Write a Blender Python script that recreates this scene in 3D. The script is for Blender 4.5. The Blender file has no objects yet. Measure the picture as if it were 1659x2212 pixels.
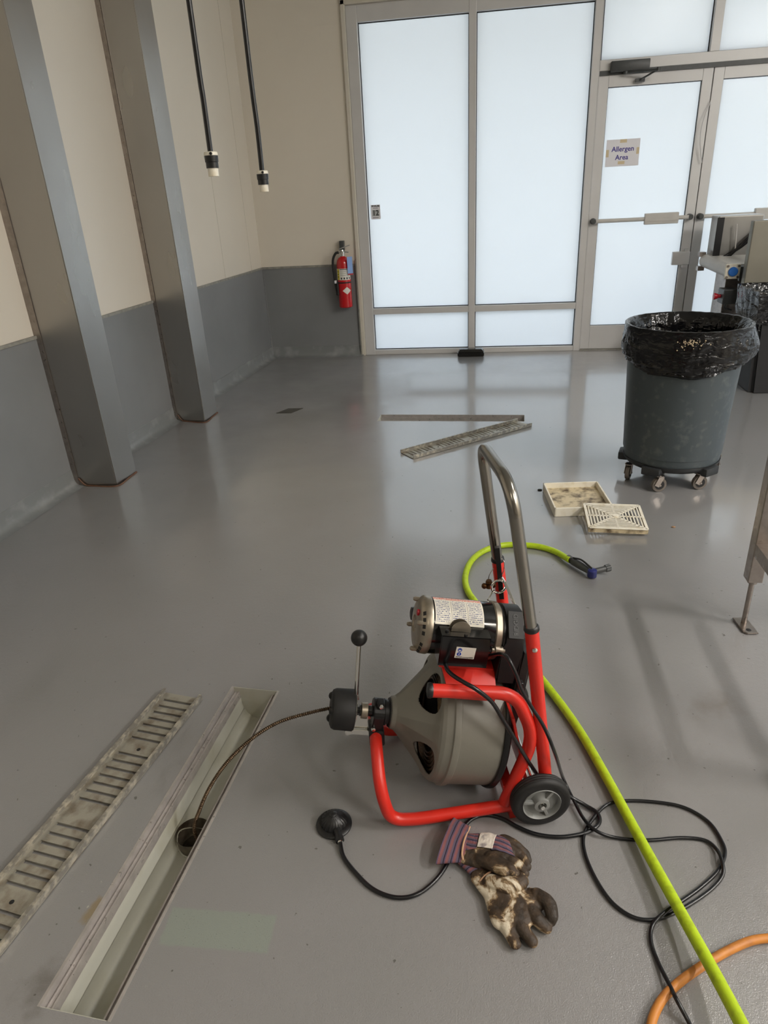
import bpy, bmesh, math, random
import numpy as np
from mathutils import Vector, Matrix, noise
random.seed(7)
sc = bpy.context.scene
C = sc.collection
PI = math.pi
# ------------------------------------------------------------------ camera, world, lights, exposure
CAM_H, FPX = 1.45, 1464.356
YAW, PITCH, ROLL = -0.165325131304083, 0.43845327841264997, -0.05596561915290231
IW, IH = 1659, 2212
def _basis():
    cy, sy, cp, sp = math.cos(YAW), math.sin(YAW), math.cos(PITCH), math.sin(PITCH)
    f = np.array([sy*cp, cy*cp, -sp]); r = np.array([cy, -sy, 0.]); u = np.cross(r, f)
    c, s = math.cos(ROLL), math.sin(ROLL)
    return np.array([c*r+s*u, -s*r+c*u, f])
BM = _basis(); EYE = np.array([0., 0., CAM_H])
cam_d = bpy.data.cameras.new('camera'); cam = bpy.data.objects.new('camera', cam_d); C.objects.link(cam)
cam_d.sensor_fit = 'VERTICAL'; cam_d.sensor_height = 24.0; cam_d.lens = FPX/IH*24.0
cam_d.clip_start = 0.02; cam_d.clip_end = 200
cam.matrix_world = Matrix(((BM[0][0], BM[1][0], -BM[2][0], 0), (BM[0][1], BM[1][1], -BM[2][1], 0),
                           (BM[0][2], BM[1][2], -BM[2][2], CAM_H), (0, 0, 0, 1)))
sc.camera = cam
world = bpy.data.worlds.new('world'); sc.world = world; world.use_nodes = True
wb = world.node_tree.nodes['Background']; wb.inputs[0].default_value = (0.80, 0.90, 1.05, 1); wb.inputs[1].default_value = 2.7
def area(name, loc, rot, sx, sy, power, col):
    d = bpy.data.lights.new(name, 'AREA'); d.shape = 'RECTANGLE'; d.size = sx; d.size_y = sy; d.energy = power; d.color = col
    o = bpy.data.objects.new(name, d); C.objects.link(o); o.location = loc; o.rotation_euler = rot; return o
CEIL = 3.7
LAMPS = [(-0.4, -1.9), (2.5, -0.9), (2.4, 1.9), (4.6, 0.9), (4.6, -2.0)]  # unseen ceiling lamps, added for the light they cast
LPOW = [(10, (1.0, .90, .72)), (40, (1.0, .93, .82)), (32, (1.0, .965, .92)), (160, (1.0, .965, .92)), (90, (1.0, .965, .92))]
sun = bpy.data.lights.new('sun', 'SUN'); sun.energy = 3.0; sun.angle = .01; sun.color = (1, .96, .9)
suno = bpy.data.objects.new('sun', sun); C.objects.link(suno); suno.rotation_euler = V0 = (math.radians(-28), math.radians(30), 0)
for (x, y), pw in zip(LAMPS, LPOW):
    area('added_tube_light', (x, y, CEIL-0.075), (0, 0, 0), 0.26, 1.3, pw[0], pw[1])
vs = sc.view_settings; vs.view_transform = 'Standard'; vs.look = 'None'; vs.gamma = 1; vs.use_curve_mapping = False; vs.exposure = 0.42

# ------------------------------------------------------------------ pixel -> place helpers
def ray(x, y): return BM.T @ np.array([(x-IW/2)/FPX, -(y-IH/2)/FPX, 1.0])
def P(x, y, z=0.0):
    r = ray(x, y); return Vector(EYE + r*(z-CAM_H)/r[2])
def PP(x, y, p0, n):
    r = ray(x, y); n = np.array(n, float); return Vector(EYE + r*(np.dot(np.array(p0)-EYE, n)/np.dot(r, n)))
V = Vector
# ------------------------------------------------------------------ materials
def mat(name, base, rough=0.5, metal=0.0, var=0.0, vscale=8, bump=0.0, bscale=60, base2=None, thr=None, spec=None, coat=0.0,
        rvar=0.0, alpha=None, emis=None, stretch=None, detail=4):
    m = bpy.data.materials.new(name); m.use_nodes = True; nt = m.node_tree; N = nt.nodes; L = nt.links
    b = N['Principled BSDF']; b.inputs['Roughness'].default_value = rough; b.inputs['Metallic'].default_value = metal
    b.inputs['Base Color'].default_value = (*base, 1)
    if spec is not None: b.inputs['Specular IOR Level'].default_value = spec
    if coat: b.inputs['Coat Weight'].default_value = coat; b.inputs['Coat Roughness'].default_value = 0.08
    if emis: b.inputs['Emission Color'].default_value = (*emis[0], 1); b.inputs['Emission Strength'].default_value = emis[1]
    tc = N.new('ShaderNodeTexCoord'); mp = N.new('ShaderNodeMapping'); L.new(tc.outputs['Object'], mp.inputs[0])
    if stretch: mp.inputs['Scale'].default_value = stretch
    vec = mp.outputs[0]
    if var or base2:
        n = N.new('ShaderNodeTexNoise'); n.inputs['Scale'].default_value = vscale; n.inputs['Detail'].default_value = detail; L.new(vec, n.inputs['Vector'])
        r = N.new('ShaderNodeValToRGB'); L.new(n.outputs['Fac'], r.inputs['Fac'])
        lo, hi = thr if thr else (0.3, 0.7)
        r.color_ramp.elements[0].position = lo; r.color_ramp.elements[1].position = hi
        c1 = base; c2 = base2 if base2 else tuple(min(1, c*(1+var)) for c in base)
        if not base2: c1 = tuple(c*(1-var) for c in base)
        r.color_ramp.elements[0].color = (*c1, 1); r.color_ramp.elements[1].color = (*c2, 1)
        L.new(r.outputs[0], b.inputs['Base Color'])
    if rvar:
        n2 = N.new('ShaderNodeTexNoise'); n2.inputs['Scale'].default_value = vscale*1.7; n2.inputs['Detail'].default_value = 3; L.new(vec, n2.inputs['Vector'])
        mr = N.new('ShaderNodeMapRange'); L.new(n2.outputs['Fac'], mr.inputs[0]); mr.inputs[1].default_value = .3; mr.inputs[2].default_value = .7
        mr.inputs[3].default_value = max(0.02, rough-rvar); mr.inputs[4].default_value = rough+rvar; L.new(mr.outputs[0], b.inputs['Roughness'])
    if bump:
        n3 = N.new('ShaderNodeTexNoise'); n3.inputs['Scale'].default_value = bscale; n3.inputs['Detail'].default_value = 3; L.new(vec, n3.inputs['Vector'])
        bp = N.new('ShaderNodeBump'); bp.inputs['Strength'].default_value = bump; bp.inputs['Distance'].default_value = 0.002
        L.new(n3.outputs['Fac'], bp.inputs['Height']); L.new(bp.outputs[0], b.inputs['Normal'])
    return m
def s2l(r, g, b):
    f = lambda c: (c/255/12.92) if c/255 <= 0.04045 else ((c/255+0.055)/1.055)**2.4
    return (f(r), f(g), f(b))

M = {}
M['wall'] = mat('cream_wall_paint', s2l(220, 212, 198), 0.32, var=0.03, vscale=1.2, bump=0.08, bscale=90)
M['wains'] = mat('grey_wall_panel', s2l(120, 121, 122), 0.36, var=0.06, vscale=1.6, base2=s2l(132, 133, 134), bump=0.1, bscale=60, rvar=.06)
M['cove'] = mat('grey_cove_base', s2l(122, 124, 124), 0.34, var=0.06, base2=s2l(146, 147, 147), vscale=9, thr=(.5, .75), bump=0.15, bscale=50)
M['cap'] = mat('grey_cap_strip', s2l(140, 138, 130), 0.5, var=0.2, vscale=30)
M['caulk'] = mat('cream_trim_paint', s2l(205, 198, 184), 0.45, var=0.04)
M['ceil'] = mat('ceiling_panel', s2l(205, 202, 192), 0.7, var=0.03)
M['frame'] = mat('anodised_frame', s2l(205, 203, 201), 0.42, metal=0.15, var=0.04, vscale=3)
M['gasket'] = mat('black_gasket', s2l(38, 42, 46), 0.6)
M['steel'] = mat('brushed_steel', s2l(172, 169, 164), 0.34, metal=1.0, var=0.05, vscale=2.2, rvar=0.09, bump=0.03, bscale=20, stretch=(1, 1, .35))
M['steel2'] = mat('worn_steel', s2l(160, 152, 146), 0.35, metal=1.0, var=0.15, vscale=25, rvar=0.1)
M['chrome'] = mat('chrome', (0.8, 0.79, 0.76), 0.12, metal=1.0)
M['tube'] = mat('bare_steel_tube', s2l(150, 146, 138), 0.24, metal=1.0, var=0.05, vscale=14, rvar=0.03, detail=3)
M['red'] = mat('red_powder_coat', s2l(214, 46, 34), 0.34, var=0.07, vscale=12, spec=.5, bump=.04, bscale=90)
M['redext'] = mat('red_enamel', s2l(190, 16, 24), 0.22, coat=.4)
M['blk'] = mat('black_plastic', s2l(24, 24, 25), 0.38, var=0.15, vscale=15)
M['blkgloss'] = mat('black_gloss', s2l(14, 14, 15), 0.16, var=.1, coat=.3)
M['rubber'] = mat('black_rubber', s2l(27, 26, 26), 0.6, var=0.2, vscale=30, bump=.1, bscale=200)
M['cord'] = mat('black_cord', s2l(17, 17, 20), 0.28)
M['drum'] = mat('grey_drum_plastic', s2l(120, 117, 108), 0.42, var=0.06, vscale=7, bump=.12, bscale=150, rvar=.06)
M['hub'] = mat('grey_hub_plastic', s2l(134, 135, 133), 0.45, var=.05)
M['alloy'] = mat('cast_alloy', s2l(165, 155, 140), 0.36, metal=.9, var=.15, vscale=30, rvar=.08)
M['spring'] = mat('drain_cable_steel', s2l(92, 76, 60), 0.4, metal=.85, var=.25, vscale=60)
M['white'] = mat('white_label', s2l(222, 218, 208), 0.45, var=.02)
M['paper'] = mat('white_paper', s2l(232, 230, 234), 0.7)
M['tape'] = mat('masking_tape', s2l(214, 196, 160), 0.6)
M['bluetext'] = mat('blue_ink', s2l(62, 52, 142), 0.6)
M['blacktext'] = mat('black_ink', s2l(24, 24, 26), 0.6)
M['blueicon'] = mat('blue_icon', s2l(24, 70, 170), 0.5)
M['hose'] = mat('lime_rubber_hose', s2l(178, 205, 30), 0.42, base2=s2l(140, 156, 30), vscale=55, thr=(.5, .85), bump=.1, bscale=200, stretch=(1, 1, 1), detail=8)
M['orange'] = mat('orange_rubber_hose', s2l(200, 128, 52), 0.5, base2=s2l(150, 90, 42), vscale=30, thr=(.45, .8), bump=.15, bscale=150, detail=8)
M['ivory'] = mat('ivory_plastic', s2l(232, 226, 210), 0.4, base2=s2l(206, 192, 160), vscale=25, thr=(.5, .85), detail=8)
M['ivorydirty'] = mat('soiled_ivory_plastic', s2l(206, 190, 156), 0.4, base2=s2l(84, 66, 42), vscale=24, thr=(.44, .7), detail=10)
M['can'] = mat('grey_bin_plastic', s2l(62, 70, 74), 0.45, base2=s2l(92, 98, 98), thr=(.55, .85), vscale=26, bump=.08, bscale=60, detail=12)
M['dolly'] = mat('dark_dolly_plastic', s2l(34, 36, 38), 0.5, var=.2, vscale=20)
def mat_bag():
    m = bpy.data.materials.new('black_bin_liner'); m.use_nodes = True; nt = m.node_tree; N = nt.nodes; L = nt.links; b = N['Principled BSDF']
    b.inputs['Base Color'].default_value = (.0035, .0035, .004, 1); b.inputs['Roughness'].default_value = .13; b.inputs['Specular IOR Level'].default_value = .38
    tc = N.new('ShaderNodeTexCoord'); prev = None
    for sc_, st, dist, di, s3 in ((9, .8, .02, .9, (.5, .5, 1.7)), (30, .7, .007, 1.2, (.6, .6, 1.3)), (110, .4, .002, .5, (1, 1, 1))):
        mp = N.new('ShaderNodeMapping'); mp.inputs['Scale'].default_value = s3; L.new(tc.outputs['Object'], mp.inputs[0])
        n = N.new('ShaderNodeTexNoise'); n.noise_type = 'RIDGED_MULTIFRACTAL' if sc_ < 100 else 'FBM'; n.inputs['Scale'].default_value = sc_; n.inputs['Detail'].default_value = 1.5; n.inputs['Distortion'].default_value = di; L.new(mp.outputs[0], n.inputs['Vector'])
        bp = N.new('ShaderNodeBump'); bp.inputs['Strength'].default_value = st; bp.inputs['Distance'].default_value = dist; L.new(n.outputs['Fac'], bp.inputs['Height'])
        if prev: L.new(prev, bp.inputs['Normal'])
        prev = bp.outputs[0]
    L.new(prev, b.inputs['Normal']); return m
M['bag'] = mat_bag()
M['caster'] = mat('caster_wheel', s2l(98, 90, 82), 0.4, var=.2, vscale=40)
M['grate'] = mat('soiled_steel_grate', s2l(172, 168, 156), 0.42, metal=.5, base2=s2l(108, 90, 68), vscale=22, thr=(.45, .78), detail=9, rvar=.1, bump=.3, bscale=120)
M['grateside'] = mat('scaled_steel_flange', s2l(150, 146, 138), 0.45, metal=.6, base2=s2l(205, 198, 182), vscale=45, thr=(.45, .65), detail=9, bump=.4, bscale=150)
M['channel'] = mat('drain_channel_polymer', s2l(188, 187, 176), 0.42, base2=s2l(166, 160, 134), vscale=7, thr=(.5, .85), detail=8, bump=.1, bscale=80)
M['pipe'] = mat('drain_pipe', s2l(120, 112, 98), 0.5, base2=s2l(60, 48, 36), vscale=18, thr=(.4, .7))
M['rail'] = mat('drain_rail_steel', s2l(176, 170, 166), 0.36, metal=.4, var=.12, vscale=35, rvar=.1, detail=8)
M['bluecap'] = mat('blue_plastic', s2l(40, 112, 200), 0.4)
M['belt'] = mat('white_conveyor', s2l(196, 192, 186), 0.45, var=.06)
M['estop'] = mat('red_button', s2l(176, 26, 40), 0.35)
M['bluetag'] = mat('blue_tag', s2l(140, 172, 225), 0.6)
M['yellow'] = mat('yellow_print', s2l(226, 206, 60), 0.5)
M['blueplastic'] = mat('dark_blue_plastic', s2l(40, 46, 110), 0.35)
M['gunmetal'] = mat('dark_grey_plastic', s2l(66, 68, 68), 0.4, var=.1, vscale=40)
M['coverplate'] = mat('drain_cover_plate', s2l(84, 82, 76), 0.45, metal=.5, var=.15, vscale=40)
M['fixture'] = mat('lamp_housing', s2l(220, 220, 215), 0.5)
M['ground'] = mat('pavement', s2l(215, 213, 208), 0.9, var=.05)
M['shade_canopy'] = mat('shade_canopy_soffit', s2l(160, 156, 150), 0.8)
M['glovewhite'] = mat('glove_strap_cotton', s2l(214, 204, 192), 0.9, base2=s2l(150, 140, 138), vscale=45, thr=(.52, .66), bump=.3, bscale=400)
M['seam'] = mat('tan_piping', s2l(190, 150, 120), 0.9, bump=.3, bscale=500)

def mat_glove():
    m = bpy.data.materials.new('muddy_glove_leather'); m.use_nodes = True; nt = m.node_tree; N = nt.nodes; L = nt.links; b = N['Principled BSDF']
    tc = N.new('ShaderNodeTexCoord')
    n = N.new('ShaderNodeTexNoise'); n.inputs['Scale'].default_value = 16; n.inputs['Detail'].default_value = 7; n.inputs['Roughness'].default_value = .62; n.inputs['Distortion'].default_value = .5; L.new(tc.outputs['Object'], n.inputs['Vector'])
    r = N.new('ShaderNodeValToRGB'); L.new(n.outputs['Fac'], r.inputs['Fac']); e = r.color_ramp.elements
    e[0].position = .40; e[0].color = (*s2l(206, 194, 172), 1); e[1].position = .62; e[1].color = (*s2l(46, 37, 28), 1)
    a = e.new(.455); a.color = (*s2l(140, 116, 84), 1); a = e.new(.485); a.color = (*s2l(70, 54, 38), 1)
    L.new(r.outputs[0], b.inputs['Base Color']); b.inputs['Roughness'].default_value = .62
    n3 = N.new('ShaderNodeTexNoise'); n3.inputs['Scale'].default_value = 130; n3.inputs['Detail'].default_value = 5; L.new(tc.outputs['Object'], n3.inputs['Vector'])
    bp = N.new('ShaderNodeBump'); bp.inputs['Strength'].default_value = .5; bp.inputs['Distance'].default_value = .003; L.new(n3.outputs['Fac'], bp.inputs['Height']); L.new(bp.outputs[0], b.inputs['Normal'])
    return m
M['glove'] = mat_glove()
def mat_stripes(name, ang, freq=95, wob=0.004):
    # woven stripes: purple grey, brick red, dark lines; ang = stripe direction in the floor plane
    m = bpy.data.materials.new(name); m.use_nodes = True; nt = m.node_tree; N = nt.nodes; L = nt.links; b = N['Principled BSDF']
    tc = N.new('ShaderNodeTexCoord'); nz = N.new('ShaderNodeTexNoise'); nz.inputs['Scale'].default_value = 18; L.new(tc.outputs['Object'], nz.inputs['Vector'])
    dp = N.new('ShaderNodeVectorMath'); dp.operation = 'DOT_PRODUCT'; dp.inputs[1].default_value = (-math.sin(ang), math.cos(ang), 0); L.new(tc.outputs['Object'], dp.inputs[0])
    ad = N.new('ShaderNodeMath'); ad.operation = 'MULTIPLY_ADD'; L.new(nz.outputs['Fac'], ad.inputs[0]); ad.inputs[1].default_value = wob; L.new(dp.outputs['Value'], ad.inputs[2])
    mu = N.new('ShaderNodeMath'); mu.operation = 'MULTIPLY'; mu.inputs[1].default_value = freq; L.new(ad.outputs[0], mu.inputs[0])
    fr = N.new('ShaderNodeMath'); fr.operation = 'FRACT'; L.new(mu.outputs[0], fr.inputs[0])
    r = N.new('ShaderNodeValToRGB'); r.color_ramp.interpolation = 'LINEAR'; L.new(fr.outputs[0], r.inputs['Fac']); e = r.color_ramp.elements
    cols = [(0, (88, 74, 92)), (.05, (26, 24, 36)), (.12, (26, 24, 36)), (.17, (84, 76, 96)), (.4, (92, 80, 96)), (.5, (122, 78, 80)), (.8, (132, 82, 84)), (.9, (88, 74, 94))]
    e[0].position = 0; e[0].color = (*s2l(*cols[0][1]), 1); e[1].position = 1; e[1].color = (*s2l(84, 70, 98), 1)
    for p, c in cols[1:]: q = e.new(p); q.color = (*s2l(*c), 1)
    L.new(r.outputs[0], b.inputs['Base Color']); b.inputs['Roughness'].default_value = .95
    n3 = N.new('ShaderNodeTexNoise'); n3.inputs['Scale'].default_value = 500; L.new(tc.outputs['Object'], n3.inputs['Vector'])
    bp = N.new('ShaderNodeBump'); bp.inputs['Strength'].default_value = .4; bp.inputs['Distance'].default_value = .002; L.new(n3.outputs['Fac'], bp.inputs['Height']); L.new(bp.outputs[0], b.inputs['Normal'])
    return m
def mat_print():
    # dense unreadable warning print in three columns, driven by the sheet's own UV
    m = bpy.data.materials.new('warning_print'); m.use_nodes = True; nt = m.node_tree; N = nt.nodes; L = nt.links; b = N['Principled BSDF']
    uv = N.new('ShaderNodeUVMap'); sp = N.new('ShaderNodeSeparateXYZ'); L.new(uv.outputs[0], sp.inputs[0])
    def math_(op, a, bb=None, c=None):
        n = N.new('ShaderNodeMath'); n.operation = op
        for i, v in enumerate((a, bb, c)):
            if v is None: continue
            if isinstance(v, (int, float)): n.inputs[i].default_value = v
            else: L.new(v, n.inputs[i])
        return n.outputs[0]
    x, y = sp.outputs['X'], sp.outputs['Y']
    row = math_('LESS_THAN', math_('FRACT', math_('MULTIPLY', y, 17)), .55)
    mp = N.new('ShaderNodeMapping'); mp.inputs['Scale'].default_value = (75, 17, 1); L.new(uv.outputs[0], mp.inputs[0])
    nz = N.new('ShaderNodeTexNoise'); nz.inputs['Scale'].default_value = 1.0; nz.inputs['Detail'].default_value = 2; L.new(mp.outputs[0], nz.inputs['Vector'])
    ink = math_('MULTIPLY', row, math_('GREATER_THAN', nz.outputs['Fac'], .47))
    col = math_('FRACT', math_('MULTIPLY', x, 3)); inside = math_('MULTIPLY', math_('GREATER_THAN', col, .08), math_('LESS_THAN', col, .92))
    ymask = math_('MULTIPLY', math_('LESS_THAN', y, .80), math_('GREATER_THAN', y, .07))
    ink = math_('MULTIPLY', math_('MULTIPLY', ink, inside), ymask)
    line = math_('LESS_THAN', math_('ABSOLUTE', math_('SUBTRACT', col, .0)), .025)
    hd = math_('MULTIPLY', math_('GREATER_THAN', y, .84), math_('GREATER_THAN', nz.outputs['Fac'], .44))
    def mix(f, c1, c2):
        n = N.new('ShaderNodeMix'); n.data_type = 'RGBA'; L.new(f, n.inputs[0])
        for i, c in ((6, c1), (7, c2)):
            if isinstance(c, tuple): n.inputs[i].default_value = (*c, 1)
            else: L.new(c, n.inputs[i])
        return n.outputs[2]
    c = mix(ink, s2l(226, 220, 206), s2l(96, 100, 128)); c = mix(math_('MULTIPLY', line, ymask), c, s2l(90, 84, 84)); c = mix(hd, c, s2l(196, 110, 84))
    L.new(c, b.inputs['Base Color']); b.inputs['Roughness'].default_value = .35
    return m
M['print'] = mat_print()
def mat_pane():
    m = bpy.data.materials.new('frosted_pane'); m.use_nodes = True; nt = m.node_tree; N = nt.nodes; L = nt.links
    N.remove(N['Principled BSDF']); out = N['Material Output']
    t = N.new('ShaderNodeBsdfTranslucent'); t.inputs[0].default_value = (.93, .95, .945, 1)
    d = N.new('ShaderNodeBsdfDiffuse'); d.inputs[0].default_value = (.6, .62, .62, 1)
    g = N.new('ShaderNodeBsdfGlossy'); g.inputs['Roughness'].default_value = .22; g.inputs[0].default_value = (1, 1, 1, 1)
    m1 = N.new('ShaderNodeMixShader'); m1.inputs[0].default_value = .12; L.new(t.outputs[0], m1.inputs[1]); L.new(d.outputs[0], m1.inputs[2])
    fr = N.new('ShaderNodeFresnel'); fr.inputs[0].default_value = 1.45
    m2 = N.new('ShaderNodeMixShader'); L.new(fr.outputs[0], m2.inputs[0]); L.new(m1.outputs[0], m2.inputs[1]); L.new(g.outputs[0], m2.inputs[2])
    L.new(m2.outputs[0], out.inputs[0]); return m
M['pane'] = mat_pane()

def mat_floor(holes=()):
    m = bpy.data.materials.new('grey_epoxy_floor'); m.use_nodes = True; nt = m.node_tree; N = nt.nodes; L = nt.links; b = N['Principled BSDF']
    tc = N.new('ShaderNodeTexCoord'); co = tc.outputs['Object']
    def noise_(scale, det=4, rough=.5, sc3=None):
        v = co
        if sc3: mp = N.new('ShaderNodeMapping'); mp.inputs['Scale'].default_value = sc3; L.new(co, mp.inputs[0]); v = mp.outputs[0]
        n = N.new('ShaderNodeTexNoise'); n.inputs['Scale'].default_value = scale; n.inputs['Detail'].default_value = det; n.inputs['Roughness'].default_value = rough; L.new(v, n.inputs['Vector']); return n.outputs['Fac']
    def mr(v, a, bb, c, d):
        n = N.new('ShaderNodeMapRange'); L.new(v, n.inputs[0]); n.inputs[1].default_value = a; n.inputs[2].default_value = bb; n.inputs[3].default_value = c; n.inputs[4].default_value = d; return n.outputs[0]
    def ma(op, a, bb=None, c=None):
        n = N.new('ShaderNodeMath'); n.operation = op
        for i, v in enumerate((a, bb, c)):
            if v is None: continue
            if isinstance(v, (int, float)): n.inputs[i].default_value = v
            else: L.new(v, n.inputs[i])
        return n.outputs[0]
    def mix(f, c1, c2):
        n = N.new('ShaderNodeMix'); n.data_type = 'RGBA'
        L.new(f, n.inputs[0]) if not isinstance(f, float) else setattr(n.inputs[0], 'default_value', f)
        for i, c in ((6, c1), (7, c2)):
            if isinstance(c, tuple): n.inputs[i].default_value = (*c, 1)
            else: L.new(c, n.inputs[i])
        return n.outputs[2]
    def rect(cx, cy, ang, hx, hy, soft=.008, wob=.02, ws=9):
        mp = N.new('ShaderNodeMapping'); mp.vector_type = 'TEXTURE'; mp.inputs['Location'].default_value = (cx, cy, 0); mp.inputs['Rotation'].default_value = (0, 0, ang)
        L.new(co, mp.inputs[0]); sx = N.new('ShaderNodeSeparateXYZ'); L.new(mp.outputs[0], sx.inputs[0])
        nz = ma('MULTIPLY', ma('SUBTRACT', noise_(ws, 3), .5), wob)
        dx = ma('SUBTRACT', ma('ABSOLUTE', sx.outputs[0]), hx); dy = ma('SUBTRACT', ma('ABSOLUTE', sx.outputs[1]), hy)
        d = ma('ADD', ma('MAXIMUM', dx, dy), nz)
        return mr(d, -soft, soft, 1, 0)
    c = mix(mr(noise_(1.3, 5), .35, .68, 0, 1), s2l(132, 131, 130), s2l(139, 137, 137))
    # trowelled rectangular repair patch beside the trench, with dark pin holes
    p1 = P(350, 1990); p2 = P(605, 2010)
    pc = (P(355, 1945)+P(340, 2035)+P(600, 1995)+P(600, 2062))/4
    ang = math.atan2((p2-p1).y, (p2-p1).x)
    pm = rect(pc.x, pc.y, ang, .122, .042, .003, .012, 40)
    c = mix(ma('MULTIPLY', pm, .65), c, s2l(136, 146, 135))
    dots = ma('MULTIPLY', mr(noise_(330, 2), .66, .70, 0, 1), mr(noise_(26, 3), .45, .6, .15, 1))
    c = mix(ma('MULTIPLY', ma('MULTIPLY', dots, pm), .7), c, s2l(62, 66, 60)); c = mix(ma('MULTIPLY', dots, .3), c, s2l(66, 66, 60))
    # yellow-brown residue beside the drain rail
    q = P(200, 1968); ym = rect(q.x, q.y, 1.3, .030, .012, .006, .03, 45); c = mix(ma('MULTIPLY', ym, .7), c, s2l(128, 108, 66))
    # whitish scale flakes and dark specks near the left drain
    near = rect(-.98, .80, .1, .22, .5, .15, .2)
    fl = ma('MULTIPLY', mr(noise_(60, 6, .7), .66, .70, 0, 1), near); c = mix(ma('MULTIPLY', fl, .6), c, s2l(196, 192, 176))
    sp = mr(noise_(48, 2), .73, .75, 0, 1); c = mix(ma('MULTIPLY', sp, .7), c, s2l(58, 52, 44))
    q = P(1545, 1525); bm_ = rect(q.x, q.y, .3, .05, .02, .04, .12, 20); c = mix(ma('MULTIPLY', bm_, .45), c, s2l(92, 78, 62))
    q = P(100, 2130); bm2 = rect(q.x, q.y, 1.0, .03, .02, .03, .10, 30); c = mix(ma('MULTIPLY', bm2, .6), c, s2l(66, 56, 42))
    q = P(640, 905); bm3 = rect(q.x, q.y, 0, .16, .08, .14, .2, 3); c = mix(ma('MULTIPLY', bm3, .25), c, s2l(96, 90, 70))
    # faint drag scuffs
    L.new(c, b.inputs['Base Color'])
    # wet film: smoother in puddled areas
    sx = N.new('ShaderNodeSeparateXYZ'); L.new(co, sx.inputs[0])
    yf = mr(sx.outputs[1], 1.9, 2.9, 0, 1)
    wet = ma('MULTIPLY', mr(noise_(1.1, 4, .55), .25, .62, 0, 1), yf)
    far = mr(sx.outputs[1], 2.4, 3.6, 0, 1)
    wet = ma('MAXIMUM', wet, ma('MULTIPLY', rect(.75, 4.3, 0, 1.55, 1.7, .25, .6, 1.4), 1.0))
    rb = mr(noise_(3.5, 5), .3, .7, .31, .38)
    b.inputs['Roughness'].default_value = .33; L.new(ma('ADD', ma('MULTIPLY', wet, .80), .20), b.inputs['Coat Weight']); b.inputs['Coat IOR'].default_value = 1.9; b.inputs['Coat Roughness'].default_value = .075; b.inputs['Specular IOR Level'].default_value = .85
    g = noise_(330, 2, .6); g2 = noise_(60, 3); hsum = ma('ADD', g, ma('MULTIPLY', g2, .8))
    st = ma('ADD', ma('MULTIPLY', ma('SUBTRACT', 1.0, wet), .50), .045)
    bp = N.new('ShaderNodeBump'); bp.inputs['Distance'].default_value = .0016; L.new(st, bp.inputs['Strength']); L.new(hsum, bp.inputs['Height']); L.new(bp.outputs[0], b.inputs['Normal'])
    bp2 = N.new('ShaderNodeBump'); bp2.inputs['Distance'].default_value = .0016; L.new(ma('MULTIPLY', st, .8), bp2.inputs['Strength']); L.new(hsum, bp2.inputs['Height']); L.new(bp2.outputs[0], b.inputs['Coat Normal'])
    return m
M['floor'] = mat_floor()

# ------------------------------------------------------------------ object helpers
ORG = {}
def tag(o, label=None, cat=None, group=None, kind=None):
    if label: o['label'] = label
    if cat: o['category'] = cat
    if group: o['group'] = group
    if kind: o['kind'] = kind
    return o
def thing(name, label, cat, loc, group=None):
    o = bpy.data.objects.new(name, None); C.objects.link(o); o.location = loc; o.empty_display_size = .1
    ORG[o.name] = V(loc); return tag(o, label, cat, group)
def struct_root(name, loc):
    o = bpy.data.objects.new(name, None); C.objects.link(o); o.location = loc; ORG[o.name] = V(loc); o['kind'] = 'structure'; return o
def obj(name, bm, m, parent=None, smooth=True, label=None, kind=None, mods=()):
    """link a world-space bmesh as one object; parts sit in their thing's frame"""
    bmesh.ops.recalc_face_normals(bm, faces=bm.faces[:]) if mods != 'keep' else None
    org = V((0, 0, 0))
    if parent is not None:
        p = parent
        while p is not None: org += V(p.location); p = p.parent
    elif bm.verts:
        xs = [v.co for v in bm.verts]; org = V((sum(c.x for c in xs)/len(xs), sum(c.y for c in xs)/len(xs), min(c.z for c in xs)))
        if name in ('floor',): org = V((0, 0, 0))
    for v in bm.verts: v.co -= org
    me = bpy.data.meshes.new(name); bm.to_mesh(me); bm.free()
    if smooth:
        for p in me.polygons: p.use_smooth = True
    for mm in (m if isinstance(m, (list, tuple)) else [m]): me.materials.append(mm)
    if smooth: me.set_sharp_from_angle(angle=math.radians(38))
    o = bpy.data.objects.new(name, me); C.objects.link(o)
    if parent is not None: o.parent = parent
    else: o.location = org
    if label: o['label'] = label
    if kind: o['kind'] = kind
    return o
def wloc(o):
    return o
def nb(): return bmesh.new()
def frames(pts):
    T = [(pts[min(i+1, len(pts)-1)]-pts[max(i-1, 0)]).normalized() for i in range(len(pts))]
    n = T[0].orthogonal().normalized(); out = []
    for t in T:
        n = (n - t*n.dot(t)); n = n.normalized() if n.length > 1e-6 else t.orthogonal().normalized()
        out.append((n.copy(), t.cross(n)))
    return out
def smooth_path(pts, k=8):
    pts = [V(p) for p in pts]; out = []
    for i in range(len(pts)-1):
        p0 = pts[i-1] if i else pts[0]*2-pts[1]; p1 = pts[i]; p2 = pts[i+1]; p3 = pts[i+2] if i+2 < len(pts) else pts[-1]*2-pts[-2]
        for j in range(k):
            t = j/k; out.append(.5*((2*p1)+(-p0+p2)*t+(2*p0-5*p1+4*p2-p3)*t*t+(-p0+3*p1-3*p2+p3)*t*t*t))
    out.append(pts[-1]); return out
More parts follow.
